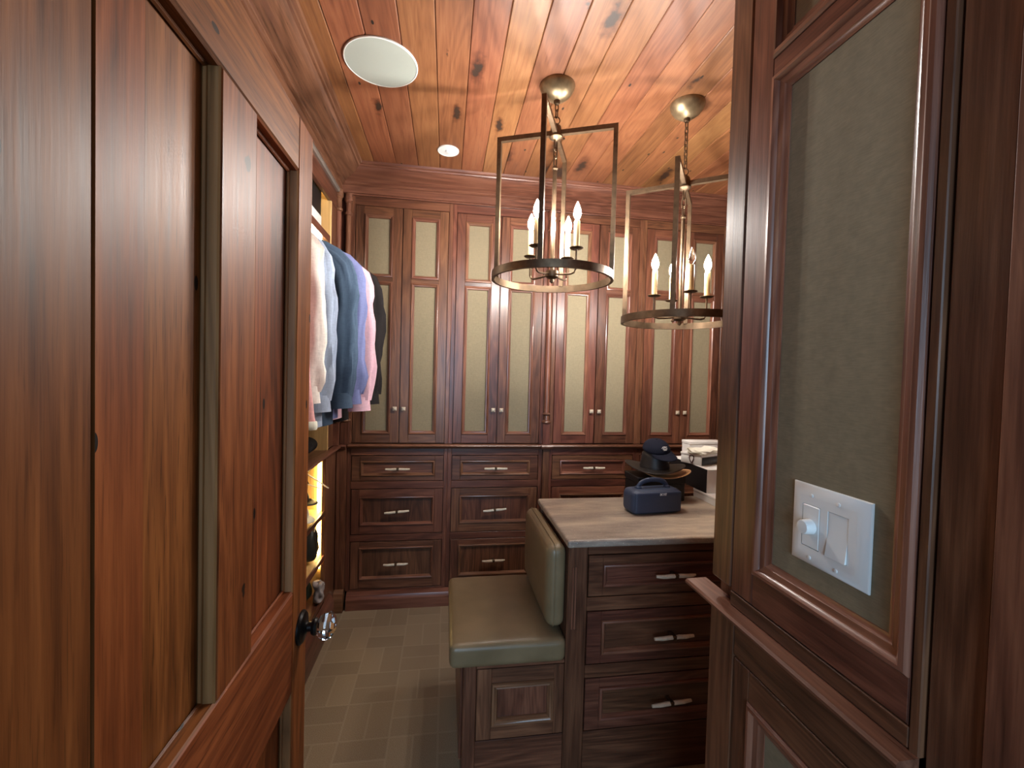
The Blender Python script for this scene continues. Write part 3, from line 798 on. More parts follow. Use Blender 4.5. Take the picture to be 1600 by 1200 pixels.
bk = thing('back_cushion', (0.40, 1.68, 0.53), 'upright olive leather backrest cushion against the island side', 'cushion')
def back_fn(p, q):
    if q.x < -0.5: p = p + Vector((-0.012 * max(0, 1 - q.y ** 2) * max(0, 1 - q.z ** 2), 0, 0))
    return p
MB().rbox((0.4005, 1.683, 0.692), (0.068, 0.455, 0.294), 0.030, 20, 0, back_fn).build('cover', LEATHER, bk, smooth=60)
MB().tube([(0.392, y, z) for y, z in rrect(1.683, 0.692, 0.2285, 0.148, 0.032)], 0.0024, 6, closed=True, up=(1, 0, 0)).build('seam', LEATHER, bk)

# ------------------------------------------------------------------ things on the stone top
ZT = 0.8705
SPK = (0.874, 1.715); SR = rad(6.5)
ps = thing('portable_speaker', (SPK[0], SPK[1], ZT), 'navy blue portable speaker with arched rubber handle on the stone top', 'speaker')
ps.rotation_euler = (0, 0, SR)
def local(mb, name, mats, parent, smooth=45):
    o = bpy.data.objects.new(name, mb.mesh(name, mats, (0, 0, 0), smooth)); COL.objects.link(o); o.parent = parent
    return o
local(MB().rbox((0, 0, 0.050), (0.234, 0.100, 0.100), 0.026, 18), 'body', NAVY, ps)
local(MB().rbox((0, -0.0445, 0.050), (0.216, 0.016, 0.086), 0.0075, 14), 'front_grille', NAVY, ps)
hp = [(-0.072, 0, 0.094)] + [(-0.066 * cos(PI * k / 12) , 0, 0.100 + 0.034 * sin(PI * k / 12) ** 0.8) for k in range(1, 12)] + [(0.072, 0, 0.094)]
local(MB().tube(hp, [0.011] + [0.010] * 11 + [0.011], 12, 0, False, [0.0065] * 13, up=(0, 1, 0)), 'handle', NAVY, ps)
for s_ in (-1, 1):
    local(MB().rbox((s_ * 0.068, 0, 0.1005), (0.022, 0.026, 0.016), 0.005, 6), 'handle_mount', NAVY, ps)
def text_mesh(txt, size, depth):
    cu = bpy.data.curves.new('lettering', 'FONT'); cu.body = txt; cu.size = size; cu.extrude = depth; cu.align_x = 'CENTER'; cu.align_y = 'CENTER'
    ob = bpy.data.objects.new('lettering', cu); COL.objects.link(ob)
    dg = bpy.context.evaluated_depsgraph_get()
    me = bpy.data.meshes.new_from_object(ob.evaluated_get(dg))
    bpy.data.objects.remove(ob); bpy.data.curves.remove(cu)
    return me
lm = text_mesh('BOSE', 0.0135, 0.0006)
lm.materials.clear(); lm.materials.append(SILVER)
for v_ in lm.vertices: v_.co.x += 0.22 * v_.co.y
lo = bpy.data.objects.new('lettering', lm); COL.objects.link(lo); lo.parent = ps
lo.location = (0.018, -0.0534, 0.083); lo.rotation_euler = (rad(84), 0, 0); lo['label'] = 'silver raised lettering'

# black box carrying the hats
bb = thing('black_box', (0.985, 1.91, ZT), 'black lidded card box under the hats, behind the speaker', 'box')
MB().box(0.870, 1.098, 1.842, 1.985, ZT + 0.0005, ZT + 0.080, 0, 0.002).build('tray', BLACKC, bb)
MB().box(0.867, 1.101, 1.839, 1.988, ZT + 0.0805, ZT + 0.110, 0, 0.002).build('lid', BLACKC, bb)
ZH = ZT + 0.1105

def hat(name, c, mat, label, rb=0.145, rc=0.062, hc=0.09, curl=0.035, elong=1.12, rot=0.0, droop=0.006, brim_only=False, band=None, lift=0.0):
    t = thing(name, c, label, 'hat'); t.rotation_euler = (0, 0, rot)
    m = MB(); seg = 56; rings = []
    def brimz(r, a):
        k = max(0.0, (r - rc) / (rb - rc))
        return lift * k + curl * k ** 1.8 * (cos(a) ** 2) - droop * k * (sin(a) ** 2) + droop
    prof = []
    for k in range(9):
        prof.append(('b', rc + (rb - rc) * (1 - k / 8)))
    V = []; n = 0
    top = []
    def ringv(fn):
        out = []
        for i in range(seg):
            a = 2 * PI * i / seg
            out.append(fn(a))
        top.append(out)
    for _, r in prof:
        ringv(lambda a, r=r: (r * elong * cos(a) , r * sin(a), brimz(r, a) + 0.003))
    if not brim_only:
        for k in range(1, 8):
            f = k / 7; rr = rc * (1 - 0.16 * f)
            ringv(lambda a, rr=rr, f=f: (rr * elong * cos(a), rr * sin(a), 0.003 + droop + hc * f * (1 + 0.06 * cos(2 * a))))
        for rr, dz in ((0.80, 0.004), (0.6, -0.004), (0.35, -0.016), (0.05, -0.02)):
            ringv(lambda a, rr=rr, dz=dz: (rc * rr * elong * cos(a), rc * rr * sin(a), 0.003 + droop + hc * (1 + 0.06 * cos(2 * a) * rr) + dz + 0.012 * abs(sin(a)) * (1 - rr)))
    for rg in top: m.v += rg
    for j in range(len(top) - 1):
        for i in range(seg):
            m.f.append((j * seg + i, j * seg + (i + 1) % seg, (j + 1) * seg + (i + 1) % seg, (j + 1) * seg + i)); m.mi.append(0)
    if not brim_only:
        m.f.append(tuple(range((len(top) - 1) * seg, len(top) * seg))); m.mi.append(0)
    me = m.mesh('hat_body', mat, (0, 0, 0), 60)
    o = bpy.data.objects.new('hat_body', me); COL.objects.link(o); o.parent = t
    sm = o.modifiers.new('thickness', 'SOLIDIFY'); sm.thickness = 0.003; sm.offset = -1
    if not brim_only:
        P = [(rc * 1.012 * elong * cos(2 * PI * i / 40), rc * 1.012 * sin(2 * PI * i / 40), 0.017) for i in range(40)]
        local(MB().tube(P, 0.0014, 8, 0, True, 0.007), 'hat_band', band or mat, t)
    return t
hat('leather_hat', (0.978, 1.905, ZH + 0.021), HATM, 'black wide-brimmed leather hat on top of the black box', 0.118, 0.057, 0.066, 0.022, 1.15, rad(-26))
hat('tan_hat', (1.018, 1.895, ZH + 0.001), TANM, 'tan hat with upturned brim squeezed beneath the black leather hat', 0.105, 0.056, 0.010, 0.018, 1.15, rad(-26))

# navy cap lying on the leather hat
cpz = ZH + 0.021 + 0.092
cp_ = thing('baseball_cap', (0.982, 1.902, cpz), 'navy baseball cap with white emblem perched on the leather hat', 'cap')
cp_.rotation_euler = (rad(10), rad(12), rad(-76))
CR = (0.066, 0.060, 0.050)
m = MB(); seg = 32; V = []
for j in range(9):
    el = PI / 2 * j / 8.5
    for i in range(seg):
        a = 2 * PI * i / seg
        V.append((CR[0] * cos(a) * cos(el), CR[1] * sin(a) * cos(el), 0.006 + CR[2] * sin(el)))
m.add(V, [(j * seg + i, j * seg + (i + 1) % seg, (j + 1) * seg + (i + 1) % seg, (j + 1) * seg + i) for j in range(8) for i in range(seg)] + [tuple(range(8 * seg, 9 * seg))])
o = local(m, 'crown', CAPM, cp_, 60)
sm = o.modifiers.new('thickness', 'SOLIDIFY'); sm.thickness = 0.0018
m = MB(); V = []
for j in range(7):
    for i in range(15):
        a = rad(-62 + 124 * i / 14); k = j / 6
        r0 = Vector((CR[0] * cos(a), CR[1] * sin(a), 0))
        ext = 0.058 * k * max(0.0, cos(a * 1.35)) ** 0.6
        V.append((r0.x + ext, r0.y * (1 + 0.02 * k), 0.007 - 0.006 * k - 0.9 * (r0.y ** 2) * 3.0 * k))
m.add(V, [(j * 15 + i, j * 15 + i + 1, (j + 1) * 15 + i + 1, (j + 1) * 15 + i) for j in range(6) for i in range(14)])
o = local(m, 'brim', CAPM, cp_, 60)
sm = o.modifiers.new('thickness', 'SOLIDIFY'); sm.thickness = 0.003
local(MB().lathe([(0.005, 0.0555), (0.005, 0.0575), (0.002, 0.0592)], (0, 0, 0), 12), 'button', CAPM, cp_)
# white embroidered emblem lying on the crown front: short thick strokes
em = MB()
def on_crown(a, el, off=0.0012):
    return Vector(((CR[0] + off) * cos(a) * cos(el), (CR[1] + off) * sin(a) * cos(el), 0.006 + (CR[2] + off) * sin(el)))
for pts in ([(-22, 34), (-14, 36), (-7, 33), (0, 36), (8, 34), (15, 37), (22, 34)], [(-16, 28), (-8, 29), (0, 27), (8, 29), (18, 28)], [(-12, 23), (-4, 24), (4, 22), (12, 24)], [(-14, 39), (-6, 40), (2, 39), (9, 40)]):
    em.tube([on_crown(rad(a * 0.75), rad(e)) for a, e in pts], 0.0016, 6)
local(em, 'emblem', WHITEC, cp_)['label'] = 'white embroidered emblem'

# white boxes
lb_ = thing('white_box', (1.27, 1.86, ZT), 'shallow white card box at the bottom of the stack on the stone top', 'box')
MB().box(1.191, 1.288, 1.745, 1.922, ZT + 0.0005, ZT + 0.028).build('tray', WHITEC, lb_)
MB().box(1.189, 1.290, 1.743, 1.922, ZT + 0.0285, ZT + 0.0395).build('lid', WHITEC, lb_)
Z1 = ZT + 0.040
b2 = thing('shoe_box', (1.29, 1.98, Z1), 'large white box with black side in the middle of the stack', 'box')
MB().box(1.192, 1.46, 1.818, 2.146, Z1 + 0.0005, Z1 + 0.1095).build('carton', WHITEC, b2)
MB().box(1.1895, 1.1918, 1.8185, 2.1455, Z1 + 0.0008, Z1 + 0.1092, 0, 0.0004).build('side_panel', BLACKC, b2)
Z2 = Z1 + 0.110
b3 = thing('gift_box', (1.205, 1.89, Z2), 'small white box with slate end and brown ribbon loop', 'box'); b3.rotation_euler = (0, 0, rad(22))
local(MB().box(0.001, 0.17, 0.001, 0.115, 0.0005, 0.040), 'tray', WHITEC, b3)
local(MB().box(-0.001, 0.172, -0.001, 0.117, 0.0405, 0.0525), 'lid', WHITEC, b3)
local(MB().box(0.006, 0.165, -0.0012, 0.0008, 0.003, 0.0385, 0, 0.0003), 'end_panel', GREYC, b3)
local(MB().tube([(-0.002, 0.052 + 0.011 * cos(2 * PI * k / 14) + 0.003 * sin(4 * PI * k / 14), 0.026 + 0.019 * sin(2 * PI * k / 14)) for k in range(14)], 0.0022, 6, 0, True), 'ribbon_loop', BROWNR, b3)
def cloth_fn(p, q):
    e = noise.noise(Vector((p.x * 28, p.y * 22, 1.7))) * 0.006 + noise.noise(Vector((p.x * 60, p.y * 14, 8))) * 0.003
    return p + Vector((0.010 * noise.noise(Vector((q.y * 2, q.z, 4))), 0.010 * noise.noise(Vector((q.x * 2, q.z, 9))), e if q.z > -0.5 else 0))
db = MB().rbox((1.262, 1.945, Z2 + 0.0655), (0.175, 0.095, 0.024), 0.011, 26, 0, cloth_fn, rad(22)).build('dust_bag', CLOTH, base=(1.262, 1.945, Z2 + 0.0535), smooth=80, label='folded white cloth bag lying on the small white box', cat='bag')
b5 = thing('flat_box', (1.33, 2.107, Z2), 'plain white box standing at the back of the stack', 'box')
MB().box(1.252, 1.45, 2.070, 2.143, Z2 + 0.0005, Z2 + 0.074).build('tray', WHITEC, b5)
MB().box(1.250, 1.452, 2.068, 2.145, Z2 + 0.0745, Z2 + 0.088).build('lid', WHITEC, b5)

# ------------------------------------------------------------------ ceiling fittings
def disc(name, c, r, label, cat, mat, rim, extra=None):
    t = thing(name, c, label, cat)
    z = ZC
    MB().lathe([(r, z - 0.0003), (r, z - 0.004), (r * 0.985, z - 0.006), (r * 0.965, z - 0.006), (r * 0.96, z - 0.0003)], (c[0], c[1], 0), 64, cap=False).build('rim', rim, t)
    MB().lathe([(r * 0.962, z - 0.0003), (r * 0.962, z - 0.0045), (r * 0.5, z - 0.0052), (0.002, z - 0.0054)], (c[0], c[1], 0), 64).build('cover', mat, t)
    return t
disc('ceiling_speaker', (-0.270, 1.735, ZC), 0.136, 'large round off-white speaker grille set in the plank ceiling', 'ceiling speaker', GRILLE, WHITEP)
sd = disc('ceiling_detector', (-0.016, 2.343, ZC), 0.056, 'small round white ceiling detector near the crown', 'detector', WHITEP, WHITEP)
MB().lathe([(0.016, ZC - 0.0057), (0.015, ZC - 0.010), (0.008, ZC - 0.013), (0.001, ZC - 0.0135)], (-0.016, 2.343, 0), 24).build('sensor_lens', WHITEP, sd)

def link(c, ang, l=0.030, w_=0.016, r=0.0024):
    P = []
    for k in range(16):
        a = 2 * PI * k / 16
        xx = w_ / 2 * cos(a); zz = (l - w_) / 2 * (1 if sin(a) > 0 else -1) * (1 if abs(sin(a)) > 1e-6 else 0) + w_ / 2 * sin(a)
        P.append((c[0] + xx * cos(ang), c[1] + xx * sin(ang), c[2] + zz))
    return MB().tube(P, r, 6, 0, True, up=(sin(ang), -cos(ang), 0))
def pendant(cx, cy, drop, rot, label, arm0, unlit=None):
    t = thing('pendant_lantern', (cx, cy, ZC), label, 'pendant light', 'bronze lantern pendants')
    MB().lathe([(0.070, ZC - 0.0004), (0.071, ZC - 0.006), (0.067, ZC - 0.018), (0.055, ZC - 0.037), (0.036, ZC - 0.052), (0.018, ZC - 0.059), (0.012, ZC - 0.061)], (cx, cy, 0), 40).build('canopy', CANOPYM, t)
    MB().lathe([(0.013, ZC - 0.0605), (0.013, ZC - 0.069), (0.010, ZC - 0.074), (0.004, ZC - 0.076)], (cx, cy, 0), 16).build('canopy_nut', BRONZE, t)
    zt = 2.41 - drop            # top of the frame
    z0 = ZC - 0.076; z1 = zt + 0.066
    n = max(1, int(round((z0 - z1) / 0.024)))
    for k in range(n):
        zc = z0 - (k + 0.5) * (z0 - z1) / n
        link((cx, cy, zc), rad(20 + 90 * (k % 2)), max(0.030, (z0 - z1) / n + 0.008), 0.014).build('chain_link', BRONZE, t)
    MB().tube([(cx + 0.0145 * cos(2 * PI * k / 20), cy, zt + 0.052 + 0.0145 * sin(2 * PI * k / 20)) for k in range(20)], 0.0024, 8, 0, True, up=(0, 1, 0)).build('hanging_loop', BRONZE, t)
    MB().lathe([(0.004, zt + 0.040), (0.010, zt + 0.036), (0.020, zt + 0.026), (0.023, zt + 0.012), (0.023, zt - 0.010), (0.026, zt - 0.012), (0.027, zt - 0.017), (0.022, zt - 0.022), (0.012, zt - 0.026), (0.005, zt - 0.030)], (cx, cy, 0), 24).build('hub', BRONZE, t)
    R = 0.240; ZR = 1.83 - drop
    for k in range(4):
        a = rad(rot + 90 * k); d = (cos(a), sin(a)); q = (-sin(a), cos(a)); hw = 0.0088
        def bar(r0, r1, za, zb):
            V = [(cx + d[0] * r + q[0] * s_, cy + d[1] * r + q[1] * s_, z) for z in (za, zb) for r, s_ in ((r0, -hw), (r1, -hw), (r1, hw), (r0, hw))]
            return V, [(0, 1, 2, 3), (4, 5, 6, 7), (0, 1, 5, 4), (1, 2, 6, 5), (2, 3, 7, 6), (3, 0, 4, 7)]
        b = MB()
        b.add(*bar(0.012, R + 0.0055, zt - 0.009, zt + 0.009))
        b.add(*bar(R - 0.0115, R + 0.0055, ZR + 0.012, zt - 0.009))
        b.build('frame_bar', BRONZE, t)
    MB().lathe([(R + 0.006, ZR - 0.0145), (R + 0.006, ZR + 0.0145), (R - 0.006, ZR + 0.0145), (R - 0.006, ZR - 0.0145), (R + 0.006, ZR - 0.0145)], (cx, cy, 0), 80, cap=False).build('ring', BRONZE, t)
    # short inner chain, stem, hub and candles
    zi = zt - 0.030
    for k in range(3):
        link((cx, cy, zi - 0.018 - k * 0.032), rad(35 + 90 * (k % 2)), 0.042, 0.017, 0.003).build('chain_link', BRONZE, t)
    zs = zi - 0.112
    MB().lathe([(0.006, zs + 0.012), (0.011, zs + 0.008), (0.012, zs), (0.008, zs - 0.006), (0.0085, zs - 0.010), (0.0085, ZR + 0.030), (0.012, ZR + 0.028)], (cx, cy, 0), 16).build('stem', BRONZE, t)
    MB().lathe([(0.012, ZR + 0.030), (0.026, ZR + 0.027), (0.027, ZR + 0.012), (0.026, ZR + 0.004), (0.018, ZR - 0.002), (0.008, ZR - 0.005), (0.009, ZR - 0.012), (0.0065, ZR - 0.019), (0.002, ZR - 0.022)], (cx, cy, 0), 24).build('candle_hub', BRONZE, t)
    rc = 0.112
    for k in range(4):
        a = rad(arm0 + 90 * k); d = (cos(a), sin(a))
        px, py = cx + d[0] * rc, cy + d[1] * rc
        path = [(0.024, 0.012), (0.06, 0.008), (0.09, 0.006), (0.104, 0.010), (0.1115, 0.022), (rc, 0.04), (rc, 0.098)]
        MB().tube([(cx + d[0] * r, cy + d[1] * r, ZR + h) for r, h in path], 0.0042, 8).build('candle_arm', BRONZE, t)
        zb = ZR + 0.098
        MB().lathe([(0.006, zb), (0.022, zb + 0.001), (0.0275, zb + 0.005), (0.0275, zb + 0.0065), (0.021, zb + 0.003), (0.006, zb + 0.0025)], (px, py, 0), 24).build('drip_pan', BRONZE, t)
        cs = MB().lathe([(0.0115, zb + 0.0027), (0.0115, zb + 0.05), (0.0118, zb + 0.108), (0.0105, zb + 0.112)], (px, py, 0), 20).build('candle_sleeve', CANDLE, t)
        bp = [(0.006, 0.1122), (0.0075, 0.118), (0.0125, 0.127), (0.0150, 0.138), (0.0142, 0.149), (0.0105, 0.161), (0.006, 0.172), (0.0022, 0.181), (0.0008, 0.184)]
        MB().lathe([(r, zb + h) for r, h in bp], (px, py, 0), 16).build('bulb', GLASS if k == unlit else BULBM, cs)
    return t
pendant(0.416, 1.736, 0.0, -24, 'nearer-hung bronze lantern pendant with four lit candle bulbs', 42)
pendant(0.988, 1.748, 0.145, -36, 'lower bronze lantern pendant on a longer chain, one bulb unlit', 80, 2)

# ------------------------------------------------------------------ shirts on the rod
def shirt(Y, half, cuff_z, hem_z, mat, name, label, body_w=0.225, seed=1, trim=None, buttons=False, yaw=0.0, jacket=False, th=0.034, flare=0.012, hem=None):
    rn = random.Random(seed)
    t = thing(name, (RODX, Y, 1.2), label, 'jacket' if jacket else 'shirt', 'clothes hanging on the wardrobe rod')
    zt = 2.005
    # body: stacked rings
    m = MB(); seg = 44; rows = 22; V = []
    for j in range(rows + 1):
        f = j / rows; z = zt - (zt - hem_z) * f
        dz = zt - z
        wdt = min(body_w, 0.055 + dz * 1.35 if dz < 0.14 else 9)
        wdt += flare * f * f
        thk = 0.014 + (th - 0.014) * min(1, dz / 0.12)
        for i in range(seg):
            a = 2 * PI * i / seg
            cx_, sx_ = cos(a), sin(a)
            ex = abs(cx_) ** 0.55 * (1 if cx_ > 0 else -1); ey = abs(sx_) ** 0.8 * (1 if sx_ > 0 else -1)
            wr = noise.noise(Vector((ex * 3 + seed, z * 2.2, seed * 3.1))) * 0.016 * min(1, dz / 0.2) + noise.noise(Vector((ex * 9 + seed, z * 1.2, seed))) * 0.006 * min(1, dz / 0.2)
            V.append((RODX + ex * wdt, Y + ey * thk + wr, z + 0.012 * cos(2 * a) * (1 if j == rows else 0)))
    m.add(V, [(j * seg + i, j * seg + (i + 1) % seg, (j + 1) * seg + (i + 1) % seg, (j + 1) * seg + i) for j in range(rows) for i in range(seg)] + [tuple(range(seg)), tuple(range(rows * seg, (rows + 1) * seg))])
    m.build('body', mat, t, smooth=80)
    for s_ in (1, -1):
        P = []; RX = []; RY = []
        n_ = 18
        hx = half if s_ > 0 else min(half, 0.30)
        for k in range(n_ + 1):
            f = k / n_
            if f < 0.28:
                g = f / 0.28
                px = 0.10 + (hx - 0.055 - 0.10) * sin(g * PI / 2) ** 1.1; pz = zt - 0.045 - 0.13 * g ** 1.6
            else:
                g = (f - 0.28) / 0.72
                px = hx - 0.055 + 0.012 * sin(g * PI) + 0.010 * noise.noise(Vector((g * 4, seed, 2.0))); pz = zt - 0.175 - (zt - 0.175 - cuff_z - 0.055) * g
            P.append((RODX + s_ * px, Y + 0.010 * noise.noise(Vector((f * 5, seed * 1.7, s_))), pz))
            RX.append(0.036 + 0.028 * min(1.0, f / 0.22) - 0.016 * f + 0.013 * math.exp(-((f - 0.9) / 0.10) ** 2) + 0.006 * noise.noise(Vector((f * 7, seed, 5)))); RY.append(th * 0.95 - 0.008 * f + 0.007 * noise.noise(Vector((f * 9, seed, 7))))
        mm = MB(); seg2 = 30; V = []
        for k, p in enumerate(P):
            q0 = Vector(P[max(0, k - 1)]); q1 = Vector(P[min(n_, k + 1)])
            tn = (q1 - q0).normalized(); yy = Vector((0, 1, 0)); xx = yy.cross(tn).normalized()
            for i in range(seg2):
                a = 2 * PI * i / seg2
                wr = 1 + 0.36 * noise.noise(Vector((cos(a) * 2.1 + seed, sin(a) * 2.1, k * 0.22))) + 0.10 * noise.noise(Vector((cos(a) * 1.2, sin(a) * 1.2 + seed, k * 0.9)))
                V.append(Vector(p) + xx * cos(a) * RX[k] * wr + yy * sin(a) * RY[k] * wr)
        mm.add(V, [(j * seg2 + i, j * seg2 + (i + 1) % seg2, (j + 1) * seg2 + (i + 1) % seg2, (j + 1) * seg2 + i) for j in range(n_) for i in range(seg2)] + [tuple(range(seg2)), tuple(range(n_ * seg2, (n_ + 1) * seg2))])
        sl = mm.build('sleeve', mat, t, smooth=80)
        e = P[-1]
        MB().tube([(e[0], e[1], e[2] + 0.012), (e[0] + s_ * 0.001, e[1], e[2] - 0.02), (e[0] + s_ * 0.003, e[1], e[2] - 0.055)], [0.050, 0.051, 0.053], 20, 0, False, [0.030, 0.031, 0.033], up=(0, 1, 0)).build('cuff', trim or mat, sl, smooth=80)
    MB().tube([(RODX + 0.052 * cos(2 * PI * k / 20), Y + 0.026 * sin(2 * PI * k / 20), zt + 0.006 + 0.006 * cos(2 * PI * k / 20)) for k in range(20)], 0.006, 8, 0, True, 0.016).build('collar', trim or mat, t, smooth=80)
    if buttons:
        for k in range(6):
            MB().lathe([(0.005, 0), (0.005, -0.003), (0.003, -0.0035)], (RODX + body_w * 0.86, Y - th - 0.008, 1.86 - 0.11 * k), 10, axis=1).build('button', GREYC, t)
    if hem:
        ww = body_w + flare
        MB().tube([(RODX + ww * 1.012 * (abs(cos(a)) ** 0.55) * (1 if cos(a) > 0 else -1), Y + (th + 0.006) * sin(a), hem_z + 0.004) for a in [2 * PI * k / 40 for k in range(40)]], 0.004, 8, 0, True, 0.016).build('hem_band', hem, t, smooth=80)
    # hanger: a thing of its own
    hg = thing('coat_hanger', (RODX, Y, RODZ), 'wire hanger holding the ' + label.split(' with ')[0].split(' beside ')[0].split(' next ')[0].split(',')[0].split(' behind ')[0].split(' near ')[0].split(' last ')[0], 'hanger', 'hangers on the wardrobe rod')
    MB().tube([(RODX + 0.016 * cos(rad(a)), Y, RODZ + 0.003 + 0.016 * sin(rad(a))) for a in (200, 160, 120, 80, 40, 0, -40, -75)] + [(RODX, Y, RODZ - 0.018), (RODX, Y, RODZ - 0.031)], 0.0016, 6, up=(0, 1, 0)).build('hook', ALU, hg)
    return t
F = fabric_mat
CL = [
    (1.66, 0.235, 1.30, 1.225, F('rose_cotton', lin(226, 168, 166)), 'dress_shirt', 'rose pink shirt with white hem at the near end of the rod', 0.225, 3, CLOTH, False),
    (1.755, 0.270, 1.30, 1.20, F('cream_cotton', lin(238, 234, 226)), 'dress_shirt', 'cream white shirt beside the rose one', 0.235, 11, None, False),
    (1.845, 0.287, 1.26, 1.19, F('pale_blue_cotton', lin(170, 186, 210)), 'dress_shirt', 'pale blue buttoned shirt next to the denim one', 0.24, 17, None, True),
    (1.975, 0.345, 1.265, 1.185, F('denim_cotton', lin(76, 96, 118)), 'denim_shirt', 'slate blue denim shirt, widest on the rod', 0.25, 23, None, False),
    (2.08, 0.362, 1.275, 1.20, F('periwinkle_cotton', lin(120, 128, 174)), 'dress_shirt', 'periwinkle blue shirt behind the denim one', 0.245, 31, None, False),
    (2.185, 0.385, 1.235, 1.19, F('blush_cotton', lin(216, 176, 188)), 'dress_shirt', 'blush pink shirt near the far end of the rod', 0.24, 37, None, False),
    (2.29, 0.41, 1.26, 1.17, F('black_wool', lin(30, 26, 26)), 'jacket', 'black jacket last on the rod by the corner', 0.25, 41, None, False),
]
for k, c in enumerate(CL):
    shirt(c[0], c[1], c[2], c[3], c[4], c[5], c[6], c[7], c[8], c[9], c[10], jacket=(k == 6), flare=0.055 if k == 0 else 0.012, hem=CLOTH if k == 0 else None)

# ------------------------------------------------------------------ small things in the wardrobe
ds = thing('storage_box', (-0.78, 2.25, 2.1475), 'black box with white base on the shelf above the shirts', 'box')
MB().box(-0.90, -0.658, 2.10, 2.397, 2.148, 2.222).build('tray', WHITEC, ds)
MB().box(-0.898, -0.660, 2.102, 2.395, 2.2225, 2.40).build('lid', BLACKC, ds)
def blob(name, c, size, r, mat, label, cat, amp=0.012, fr=18, rot=0.0, N=18):
    def fn(p, q):
        k = noise.noise(Vector((p.x * fr + c[0] * 7, p.y * fr, p.z * fr + c[2] * 5))) * amp
        if q.z < -0.9: k = 0
        return p + Vector((q.x, q.y, max(q.z, 0))) * k
    return MB().rbox(c, size, r, N, 0, fn, rot).build(name, mat, base=(c[0], c[1], c[2] - size[2] / 2), smooth=80, label=label, cat=cat)
# rolled dark knit on the ledge board: a loose spiral
rl = thing('rolled_sweater', (-0.68, 2.30, 0.992), 'dark charcoal knit rolled up on the ledge under the shirts', 'sweater')
m = MB(); V = []; NS = 60
for k in range(NS + 1):
    a = 5.2 * PI * k / NS; r = 0.016 + 0.030 * k / NS
    for yy in (0, 1):
        V.append((-0.70 + (r * 1.5) * cos(a), 2.16 + 0.17 * yy + 0.01 * sin(a), 1.043 + r * sin(a)))
m.add(V, [(2 * k, 2 * k + 1, 2 * k + 3, 2 * k + 2) for k in range(NS)])
o = m.build('knit_roll', DKCLOTH, rl, smooth=80); sm = o.modifiers.new('thickness', 'SOLIDIFY'); sm.thickness = 0.006
def small_cap(name, c, mat, label, rot, emb=None):
    t = thing(name, c, label, 'cap'); t.rotation_euler = (0, 0, rot)
    m = MB(); seg = 24; V = []
    for j in range(7):
        el = PI / 2 * j / 6.5
        for i in range(seg):
            a = 2 * PI * i / seg
            V.append((0.078 * cos(a) * cos(el), 0.068 * sin(a) * cos(el), 0.004 + 0.075 * sin(el) ** 0.8 if j else 0.004))
    m.add(V, [(j * seg + i, j * seg + (i + 1) % seg, (j + 1) * seg + (i + 1) % seg, (j + 1) * seg + i) for j in range(6) for i in range(seg)] + [tuple(range(6 * seg, 7 * seg)), tuple(range(seg))])
    local(m, 'crown', mat, t, 60)
    m = MB(); V = []
    for j in range(5):
        for i in range(11):
            a = rad(-60 + 12 * i); k = j / 4
            V.append((0.078 * cos(a) + 0.055 * k * max(0, cos(a * 1.35)) ** 0.6, 0.068 * sin(a), 0.006 - 0.002 * k + 0.004 * sin(k * PI)))
    m.add(V, [(j * 11 + i, j * 11 + i + 1, (j + 1) * 11 + i + 1, (j + 1) * 11 + i) for j in range(4) for i in range(10)])
    o = local(m, 'brim', mat, t, 60); o.modifiers.new('thickness', 'SOLIDIFY').thickness = 0.003
    if emb:
        e = MB()
        for a0, e0, a1, e1 in ((-14, 22, 0, 40), (0, 40, 14, 22), (-10, 28, 10, 28), (-14, 18, 14, 18)):
            q = lambda a, el: (0.0795 * cos(rad(a)) * cos(rad(el)), 0.0695 * sin(rad(a)) * cos(rad(el)), 0.004 + 0.0765 * sin(rad(el)) ** 0.8)
            e.tube([q(a0, e0), q((a0 + a1) / 2, (e0 + e1) / 2), q(a1, e1)], 0.003, 6)
        local(e, 'emblem', emb, t)
    return t
small_cap('baseball_cap', (-0.735, 2.275, 0.686), CLOTH, 'white cap with dark emblem on the lit shoe shelf', rad(-35), GREYC)
small_cap('baseball_cap', (-0.735, 2.265, 0.770), BLACKC, 'black cap stacked on top of the white cap', rad(-20))
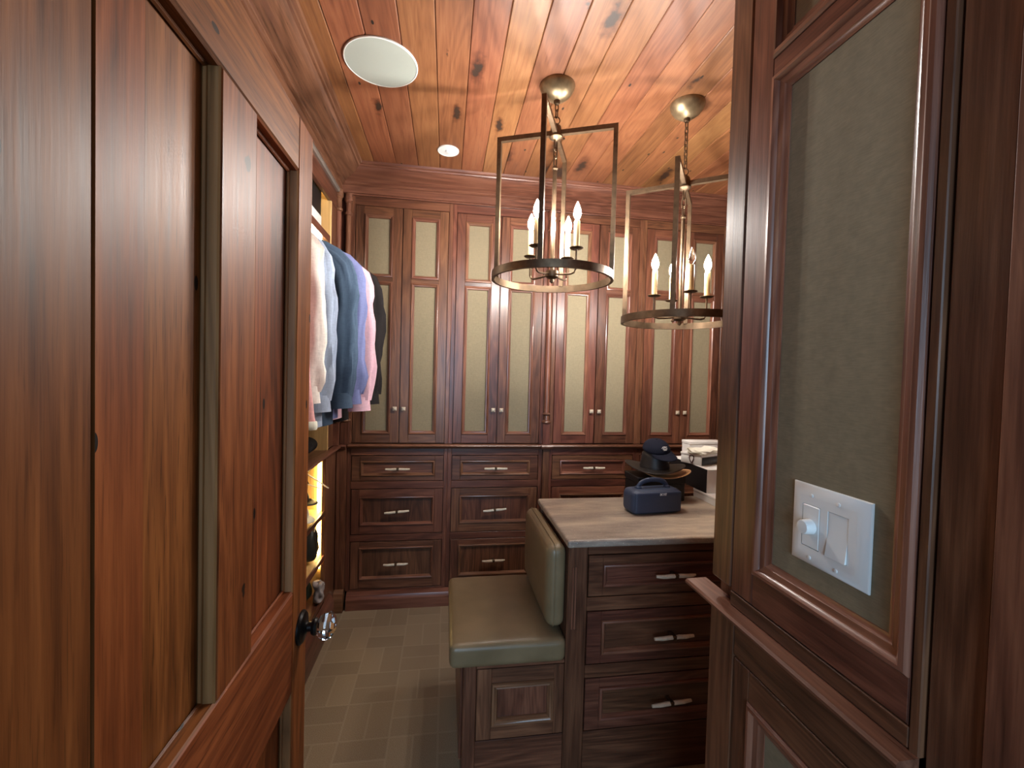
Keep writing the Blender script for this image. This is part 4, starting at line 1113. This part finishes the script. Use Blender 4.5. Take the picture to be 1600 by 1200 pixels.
wh = thing('wooden_hanger', (-0.70, 2.40, 0.67), 'pale wooden hanger poking out of the lit shoe shelf', 'hanger')
MB().tube([(-0.90, 2.30, 0.93), (-0.70, 2.37, 0.885), (-0.605, 2.41, 0.80)], [0.007, 0.007, 0.004], 8, ry=[0.004, 0.004, 0.003]).build('arm', BONE, wh)
MB().tube([(-0.90, 2.34, 0.87), (-0.74, 2.38, 0.845), (-0.64, 2.40, 0.80)], [0.006, 0.006, 0.004], 8, ry=[0.004, 0.004, 0.003]).build('bar', BONE, wh)
MB().tube([(-0.72, 2.362, 0.888), (-0.70, 2.39, 0.828)], 0.004, 8).build('strut', BRONZE, wh)
MB().tube([(-0.90, 2.32, 0.94), (-0.90, 2.32, 0.70)], 0.005, 8).build('upright', BONE, wh)
def sack(name, c, mat, label, h, wx, wy, rot):
    t = thing(name, c, label, 'bag'); t.rotation_euler = (0, 0, rot)
    def fn(p, q):
        f = (q.z + 1) / 2
        k = 1 - 0.45 * f ** 2
        wv = noise.noise(Vector((p.x * 22, p.y * 22, p.z * 16 + h * 9))) * 0.014 * (0.3 + f)
        return Vector((p.x * k + wv, p.y * k + wv * 0.7, p.z))
    local(MB().rbox((0, 0, h / 2), (wx, wy, h), min(wx, wy) * 0.3, 16, 0, fn), 'pouch', mat, t, 80)
    local(MB().tube([(0.02 * cos(a) + wx * 0.2, 0.02 * sin(a), h * (0.92 + 0.13 * sin(a * 2))) for a in [2 * PI * k / 16 for k in range(16)]], 0.0025, 6, 0, True), 'drawstring', BONE, t)
    return t
sack('shoe_bag', (-0.705, 2.365, 0.442), OLIVEB, 'dark olive shoe bag on the shelf below the caps', 0.175, 0.13, 0.15, rad(12))
sack('shoe_bag', (-0.745, 2.35, 0.214), GREEN, 'dark green shoe bag on the lowest shelf', 0.165, 0.13, 0.15, rad(-10))
blob('crumpled_cloth', (-0.640, 2.385, 0.262), (0.045, 0.055, 0.125), 0.02, plain('grey_tissue', lin(150, 142, 140), 0.7, var=0.1, scale=30), 'crumpled pale grey cloth at the front of the lowest shoe shelf', 'cloth', 0.02, 34)
